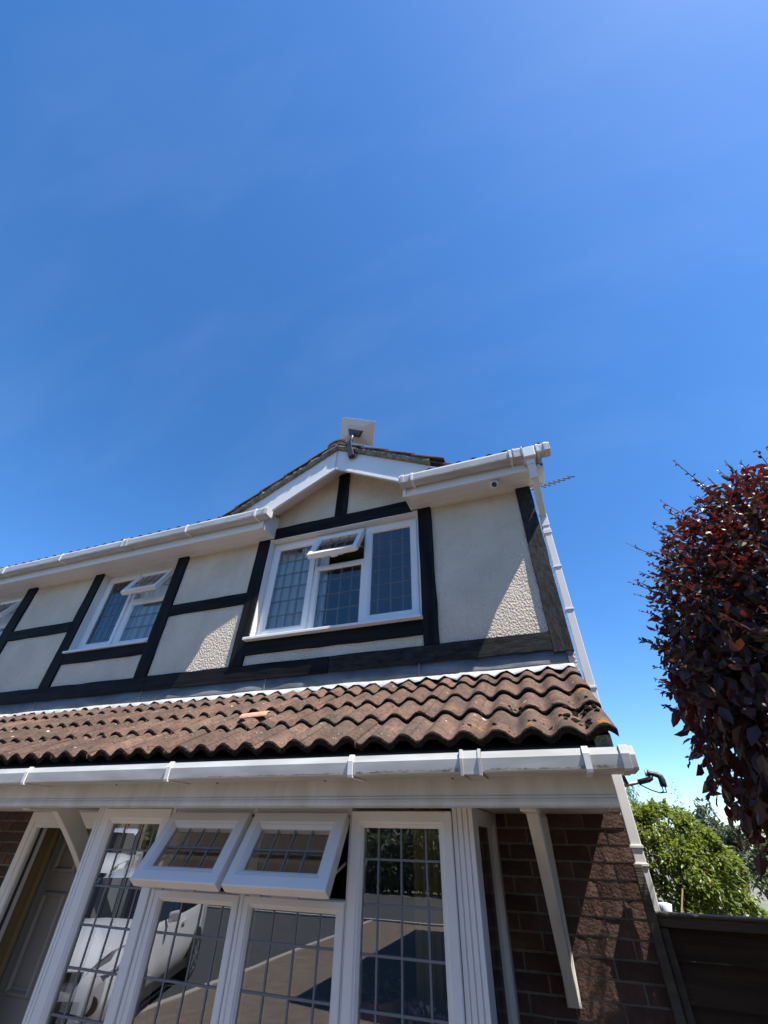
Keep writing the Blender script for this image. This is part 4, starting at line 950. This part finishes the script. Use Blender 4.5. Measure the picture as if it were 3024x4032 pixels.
for k in range(1050):
    while True:
        d = Vector((rnd.gauss(0, 1), rnd.gauss(0, 1), rnd.gauss(0, 1))).normalized()
        r0 = rnd.uniform(.6, .93); d = boxy(d)
        p = PC+Vector((d.x*PR.x, d.y*PR.y, d.z*PR.z))*r0
        if d.x < .55: break
    out = Vector((d.x*.9, d.y*.8, d.z*.6+.25)).normalized()
    hang = d.z < -.2
    if hang: out = Vector((d.x*.6, d.y*.6, -.6)).normalized()
    L_ = rnd.uniform(.08, .19) if rnd.random() < .9 else rnd.uniform(.2, .3); pts = [p, p+out*L_*.5+Vector((0, 0, .01)), p+out*L_+Vector((0, 0, .03 if not hang else -.03))]
    tw.tube(pts, [.0035, .0025, .0012], 4, caps=False)
    nl = rnd.randint(11, 16); big = (.048 if d.z > .1 else .064)*rnd.uniform(.8, 1.2)
    for i in range(nl):
        u = (i+.5)/nl; q = pts[0].lerp(pts[1], u*2) if u < .5 else pts[1].lerp(pts[2], u*2-1)
        s = big*(1-.62*u); ld = (out*.6+Vector((rnd.gauss(0, .7), rnd.gauss(0, .7), rnd.gauss(-.15 if not hang else -.6, .55)))).normalized()
        leaf = (q, ld, s, s*rnd.uniform(.42, .58))
        single.append((inside(q)+.0*(q-CAM).length, (q-CAM).length, leaf))
# dense core of larger, shaded leaves
for k in range(19000):
    while True:
        p = Vector((rnd.uniform(-1, 1), rnd.uniform(-1, 1), rnd.uniform(-1, 1)))
        if .45 < p.length < .97: break
    r0 = p.length; p = boxy(p.normalized())*r0; p = PC+Vector((p.x*PR.x, p.y*PR.y, p.z*PR.z))
    hang = p.z < .9
    ld = Vector((rnd.gauss(-.1, .6), rnd.gauss(-.1, .6), rnd.gauss(-.9 if hang else -.1, .45)))
    s = rnd.uniform(.045, .09) if hang else rnd.uniform(.038, .062)
    single.append((.5, (p-CAM).length, (p, ld, s, s*rnd.uniform(.45, .62))))
near = sorted(single, key=lambda t: t[1]/t[2][2])
lm = MB(); leaf_blade(lm, (0, 0, 0), (0, 1, 0), 1, .52, (0, 0, 1)); leaf_me = lm.mesh('leaf', M['plum'], fix=False)
at = leaf_me.attributes.new('tint', 'FLOAT', 'FACE')
for i, t in enumerate(near):
    q, ld, s, w = t[2]
    if i < 300:
        dv = Vector(ld).normalized(); qt = dv.to_track_quat('Y', 'Z'); e = (qt @ Euler((0, rnd.uniform(-1.3, 1.3), 0)).to_quaternion()).to_euler()
        inst('leaf', leaf_me, plum, q, e, (s, s, s))
    else: leaf_blade(b, q, ld, s, w)
foliage_object(b, 'crown', M['plum'], plum)
o = tw.build('twigs', M['bark'], plum, fix=False); o['kind'] = 'stuff'

def bushy_tree(name, label, loc, center, radii, n, ls, m, trunk_r, seed, lean=(0, 0, -.2), clumps=26, cat='tree', inner=.35, group=None, sprig=0, sps=(.25, .5)):
    rnd = random.Random(seed); random.seed(seed)
    t = thing(name, label, cat, loc, group); c = Vector(center); r = Vector(radii)
    b = MB(); b.tube([loc, Vector(loc).lerp(c, .5)+Vector((.05, 0, 0)), c], [trunk_r, trunk_r*.8, trunk_r*.3], 8)
    for k in range(9):
        a = rnd.uniform(0, 6.28); e = c+Vector((r.x*.75*math.cos(a), r.y*.75*math.sin(a), rnd.uniform(-.5, .7)*r.z)); s0 = Vector(loc).lerp(c, rnd.uniform(.4, .9)); b.tube([s0, s0.lerp(e, .5), e], [trunk_r*.4, trunk_r*.25, trunk_r*.08], 5)
    b.build('trunk', M['bark'], t, smooth=True)
    cl = []
    for k in range(clumps):
        d = Vector((rnd.gauss(0, 1), rnd.gauss(0, 1), rnd.gauss(.15, .9))).normalized(); cl.append((d, rnd.uniform(.98, 1.06) if sps[0] < .2 else rnd.uniform(.85, 1.1), rnd.uniform(*sps)))
    b = MB()
    while len(b.f) < n*6:
        if rnd.random() < .72:
            d, rr, sp = rnd.choice(cl); q = d*rr*(.88 if sps[0] < .2 else .8)+Vector((rnd.gauss(0, 1), rnd.gauss(0, 1), rnd.gauss(0, 1))).normalized()*sp*rnd.random()**.4*.75
        else:
            q = Vector((rnd.gauss(0, 1), rnd.gauss(0, 1), rnd.gauss(0, 1))).normalized()*rnd.uniform(inner, .93)
        p = c+Vector((q.x*r.x, q.y*r.y, q.z*r.z))
        if p.z < loc[2]+.05: continue
        ld = q.normalized()*.5+Vector(lean)+Vector((rnd.gauss(0, .6), rnd.gauss(0, .6), rnd.gauss(0, .5)))
        s = ls*rnd.uniform(.6, 1.25); leaf_blade(b, p, ld, s, s*.45, Vector((0, 0, 1))+Vector((rnd.gauss(0, .5), rnd.gauss(0, .5), 0)))
    if sprig:
        for k in range(sprig):
            d = Vector((rnd.gauss(0, .8), rnd.gauss(0, .8), rnd.uniform(.5, 1.2))).normalized(); p = c+Vector((d.x*r.x, d.y*r.y, d.z*r.z))*.95
            for j in range(8): leaf_blade(b, p+Vector((rnd.gauss(0, .02), 0, .045*j)), (rnd.gauss(0, 1), rnd.gauss(0, 1), .8), ls*.6, ls*.2)
    foliage_object(b, 'crown', m, t)
    return t
bushy_tree('laurel_bush', 'large rounded yellow-green bush behind the fence', (1.15, 4.4, GZ), (1.12, 4.4, -.50), (.79, .78, 1.0), 36000, .062, M['laurel'], .05, 3, (0, -.25, -.35), 170, 'bush', .62, sprig=14, sps=(.10, .20))
bushy_tree('olive_tree', 'grey-green small tree behind the right side of the bush', (4.0, 12.0, GZ), (4.1, 12.0, -.35), (.75, .7, .72), 4200, .11, M['greyleaf'], .05, 8, (0, 0, .3), 22)
bushy_tree('shrub', 'low bright green shrub at the right edge beyond the fence', (3.05, 7.6, GZ), (3.08, 7.6, -1.0), (.34, .4, .75), 1500, .07, M['laurel'], .03, 12, (0, 0, .1), 14, 'shrub')
bushy_tree('maple_tree', 'mid green tree showing between the bush and the plum tree', (3.9, 14.5, GZ), (3.75, 14.6, .15), (.75, .8, .85), 3200, .14, M['greyleaf'], .06, 17, (0, 0, 0), 18)
# weeping willow far behind
rnd = random.Random(9)
wl = thing('willow_tree', 'pale weeping willow behind the white downpipe', 'tree', (1.2, 17, GZ))
b = MB(); b.tube([(1.2, 17, GZ), (1.25, 17, .5), (1.2, 17, 2.2)], [.2, .15, .06], 8); b.build('trunk', M['bark'], wl, smooth=True)
b = MB(); random.seed(2)
for k in range(300):
    a = rnd.uniform(0, 6.28); rr = rnd.random()**.5*1.35; p = Vector((1.2+rr*math.cos(a), 17+rr*math.sin(a), 2.6-.45*rr*rr+rnd.uniform(-.2, .1)))
    for j in range(24):
        p = p+Vector((math.cos(a)*.012, math.sin(a)*.012, -.085)); leaf_blade(b, p, (rnd.gauss(0, .4), rnd.gauss(0, .4), -1), .13, .03)
foliage_object(b, 'crown', M['willow'], wl)
# small things beyond the fence
b = MB(); rnd = random.Random(2); blob(b, (.73, 3.0, -.62), .10); 
b = MB(); b.lathe([(.05, -.80), (.075, -.74), (.08, -.60), (.06, -.52), (.075, -.47), (.03, -.46)], (.735, 3.0, 0), 14)
tag(b.build('cloth_bag', M['bluewhite'], smooth=True), 'small white and pale blue bag behind the fence next to the downpipe', 'bag')
b = MB(); b.box(.62, .85, 2.9, 3.15, -.86, -.80)
for xx in (.64, .83):
    for yy in (2.92, 3.13): b.box(xx-.015, xx+.015, yy-.015, yy+.015, GZ, -.86)
tag(b.build('garden_table', M['fence_grey']), 'small grey timber garden table under the pale bag', 'table')
b = MB(); b.tube([(.78, 3.12, -.80), (.98, 3.2, -.36)], .008, 6); tag(b.build('garden_cane', M['cane']), 'thin bamboo cane leaning up against the yellow-green bush', 'cane')
sh = thing('garden_shed', 'low garden shed with pale felt roof beyond the fence', 'shed', (2.0, 7.6, GZ))
b = MB(); b.box(1.55, 2.6, 7.2, 8.4, GZ, -.98); b.build('shed_wall', M['fence'], sh)
b = MB(); b.prism([(1.5, -.98), (2.65, -1.06), (2.65, -1.02), (1.5, -.93)], 'y', 7.1, 8.5); b.build('shed_roof', M['shedroof'], sh)
b = MB(); b.box(2.72, 3.15, 8.8, 8.86, -1.22, -1.0); b.box(2.9, 2.95, 8.82, 8.85, GZ, -1.22); tag(b.build('white_board', M['upvc']), 'small white board standing beyond the fence near the right edge', 'board')

# ================================================================== CAR ON THE DRIVE (seen mirrored in the bay panes)
car = thing('parked_car', 'white hatchback parked on the drive facing the bay window', 'car', (-7.38, -6.05, GZ))
CT = Matrix.Translation((-7.38, -6.05, GZ)) @ Matrix.Rotation(R(-23.2), 4, 'Z')   # local +Y = forward
st = [  # y, zbot, zbelt, half width, zroof, half roof
    (2.05, .30, .55, .55, None, 0), (1.98, .22, .68, .72, None, 0), (1.75, .20, .82, .82, None, 0), (1.35, .20, .92, .86, None, 0), (.95, .20, .99, .87, None, 0),
    (.75, .20, 1.0, .87, 1.02, .66), (.15, .20, .99, .88, 1.46, .60), (-.4, .20, .99, .88, 1.56, .60), (-1.0, .20, 1.0, .88, 1.55, .59), (-1.6, .22, 1.02, .86, 1.47, .56), (-2.05, .25, 1.03, .82, 1.12, .60), (-2.18, .34, .9, .74, None, 0)]
def section(s):
    y, zb, zl, hw, zr, hr = s; zm = zb+(zl-zb)*.45
    zr2, hr2 = (zr, hr) if zr else (zl+.012, hw*.78)
    half = [(hw*.86, zb), (hw*.99, zm*.7+zb*.3), (hw, zm), (hw*.985, zl-.08), (hw*.94, zl), (hr2*1.02, zr2-.05 if zr else zl+.006), (hr2*.9, zr2), (0, zr2+.015)]
    return [(x, y, z) for x, z in half] + [(-x, y, z) for x, z in reversed(half[:-1])]
b = MB(); b.T = CT; gl = MB(); gl.T = CT; secs = [section(s) for s in st]; m_ = len(secs[0])
vs = [p for s in secs for p in s]; fb = []; fg = []
for i in range(len(secs)-1):
    for k in range(m_-1):
        f = (i*m_+k, i*m_+k+1, (i+1)*m_+k+1, (i+1)*m_+k)
        isg = (k in (4, 9) and 5 <= i <= 8) or (i == 5 and 5 <= k <= 8) or (i == 9 and 5 <= k <= 8)
        (fg if isg else fb).append(f)
fb += [tuple(range(m_)), tuple(range((len(secs)-1)*m_+m_-1, (len(secs)-1)*m_-1, -1))]
b.add(vs, fb); gl.add(vs, fg)
o = b.build('body', M['car'], car, smooth=True)
o2 = gl.build('car_windows', M['carglass'], car, smooth=True)
for q_ in (o, o2):
    bm = bmesh.new(); bm.from_mesh(q_.data); bmesh.ops.delete(bm, geom=[v for v in bm.verts if not v.link_faces], context='VERTS'); bm.to_mesh(q_.data); bm.free()
o.modifiers.new('es', 'EDGE_SPLIT').split_angle = R(38)
for sx in (-1, 1):
    for wy in (1.28, -1.42):
        b = MB(); b.T = CT; b.lathe([(.24, -.10), (.305, -.10), (.315, -.06), (.315, .06), (.305, .10), (.24, .10)], (sx*.80, wy, .315), 28, 0, 'x'); w_ = b.build('wheel', M['tyre'], car)
        b = MB(); b.T = CT
        b.lathe([(.23, -.09), (.235, .10), (.215, .105), (.205, .07)], (sx*.80, wy, .315), 24, 0, 'x')
        for k in range(8):
            a = 2*math.pi*k/8; b.bar((sx*.905, wy+.04*math.cos(a), .315+.04*math.sin(a)), (sx*.895, wy+.215*math.cos(a), .315+.215*math.sin(a)), .03, .03, up=(1, 0, 0))
        b.lathe([(.05, -.02), (.05, .02)], (sx*.90, wy, .315), 12, 0, 'x'); b.build('rim', M['rim'], w_)
        b = MB(); b.T = CT; n = 16; a0 = [math.pi*i/n for i in range(n+1)]
        b.prism([(wy+.37*math.cos(a), .315+.37*math.sin(a)) for a in a0]+[(wy-.37, .2), (wy+.37, .2)], 'x', sx*.74, sx*.884); b.build('wheel_arch', M['dark'], car)
    b = MB(); b.T = CT; b.add([(sx*.42, 1.99, .62), (sx*.70, 1.95, .66), (sx*.83, 1.72, .76), (sx*.855, 1.35, .875), (sx*.80, 1.45, .895), (sx*.62, 1.80, .82), (sx*.5, 1.96, .72),
        (sx*.42, 2.02, .62), (sx*.72, 1.99, .66), (sx*.86, 1.74, .76), (sx*.872, 1.35, .875), (sx*.80, 1.47, .91), (sx*.62, 1.84, .84), (sx*.5, 2.0, .72)],
        [tuple(range(7)), tuple(range(13, 6, -1))] + [(i, (i+1) % 7, 7+(i+1) % 7, 7+i) for i in range(7)]); b.build('headlight', M['lamp'], car)
    b = MB(); b.T = CT; b.bar((sx*.86, .52, 1.02), (sx*1.03, .50, 1.05), .10, .13); b.build('door_mirror', M['car'], car, bevel=.03)
    b = MB(); b.T = CT; b.box(sx*.865-.012, sx*.865+.022, -1.0, 1.0, .22, .34); b.build('side_trim', M['black_plastic'], car)
    b = MB(); b.T = CT; b.lathe([(.085, 0), (.085, .03)], (sx*.62, 1.985, .40), 16, 0, 'y'); b.build('fog_light', M['black_plastic'], car)
    for yy in (-.42,):
        b = MB(); b.T = CT; b.box(sx*.89-.01, sx*.89+.012, yy, yy+.18, .86, .90); b.build('door_handle', M['car'], car)
b = MB(); b.T = CT; b.box(-.42, .42, 1.99, 2.065, .60, .68); b.build('grille', M['black_plastic'], car)
b = MB(); b.T = CT; b.box(-.50, .50, 1.97, 2.05, .28, .44); b.build('air_intake', M['black_plastic'], car)

van = car.copy(); C.objects.link(van); van.location = (-17.3, -14.6, GZ); van.scale = (1.15, 1.15, 1.42); van.rotation_euler = (0, 0, R(-14))
van['label'] = 'taller white people carrier parked further along the drive beyond the hatchback'; van['group'] = 'cars parked on the drive'; car['group'] = 'cars parked on the drive'
for ch in list(car.children):
    c_ = ch.copy(); C.objects.link(c_); c_.parent = van; c_.matrix_parent_inverse = ch.matrix_parent_inverse.copy()
    for g_ in list(ch.children):
        d_ = g_.copy(); C.objects.link(d_); d_.parent = c_; d_.matrix_parent_inverse = g_.matrix_parent_inverse.copy()
# brick garage across the drive; its shadow lies on the paving mirrored in the panes
ga = thing('brick_garage', 'plain brick garage with pitched roof across the drive behind the camera', 'garage', (0, -12, GZ))
b = MB(); b.box(-2.4, 3.0, -15.3, -8.3, GZ, 1.9); b.build('garage_wall', M['brick'], ga)
b = MB(); b.prism([(-2.7, 1.8), (3.3, 1.8), (.3, 3.6)], 'y', -15.5, -8.1); b.build('garage_roof', M['tile'], ga)

# neighbouring houses behind the camera (seen only mirrored in the glass)
def plain_house(loc, w, d, he, hr, name, label):
    t = thing('house', label, 'house', (loc[0], loc[1], GZ), 'neighbouring houses'); x, y = loc
    b = MB(); b.box(x-w/2, x+w/2, y-d/2, y+d/2, GZ, he); b.build('wall', M['brick'], t)
    b = MB(); b.prism([(y-d/2-.3, he-.1), (y+d/2+.3, he-.1), (y, hr)], 'x', x-w/2-.2, x+w/2+.2); b.build('roof', M['tile'], t)
    for xx in (-w*.28, w*.28):
        for zz in (-1.0, 1.5):
            b = MB(); b.mitred(x+xx-.7, x+xx+.7, zz, zz+1.1, [(0, y+d/2+.03), (.07, y+d/2+.03), (.07, y+d/2-.01)]); f = b.build('window', M['upvc'], t)
            b = MB(); b.add([(x+xx-.63, y+d/2+.012, zz+.07), (x+xx+.63, y+d/2+.012, zz+.07), (x+xx+.63, y+d/2+.012, zz+1.03), (x+xx-.63, y+d/2+.012, zz+1.03)], [(0, 1, 2, 3)]); b.build('glass_pane', M['carglass'], f, fix=False)
plain_house((-20, -30), 9, 8, 3.0, 5.6, 'house', 'brick house across the road opposite the parked car')
plain_house((-8, -31), 9, 8, 3.0, 5.6, 'house', 'middle brick house across the road behind the camera')
plain_house((5, -30), 9, 8, 3.0, 5.6, 'house', 'brick house across the road behind the garage')
plain_house((-36, -31), 9, 8, 3.0, 5.6, 'house', 'leftmost brick house across the road, nearest the parked van')
plain_house((8.2, -2.5), 7, 7, 2.6, 5.0, 'house', 'added unseen brick house blocking skylight beyond the plum tree, outside the right edge')  # unseen house added to keep skylight off the lower right side
bushy_tree('hedge', 'long dark hedge along the far side of the road', (-22, -24.2, GZ), (-22, -24.2, -.9), (30, .8, 1.4), 9000, .42, M['greyleaf'], .06, 31, (0, 0, 0), 60, 'hedge', .4)

# ------------------------------------------------------------------ render
scene.render.engine = 'CYCLES'
scene.cycles.max_bounces = 8; scene.cycles.transparent_max_bounces = 16; scene.cycles.caustics_reflective = False; scene.cycles.caustics_refractive = False
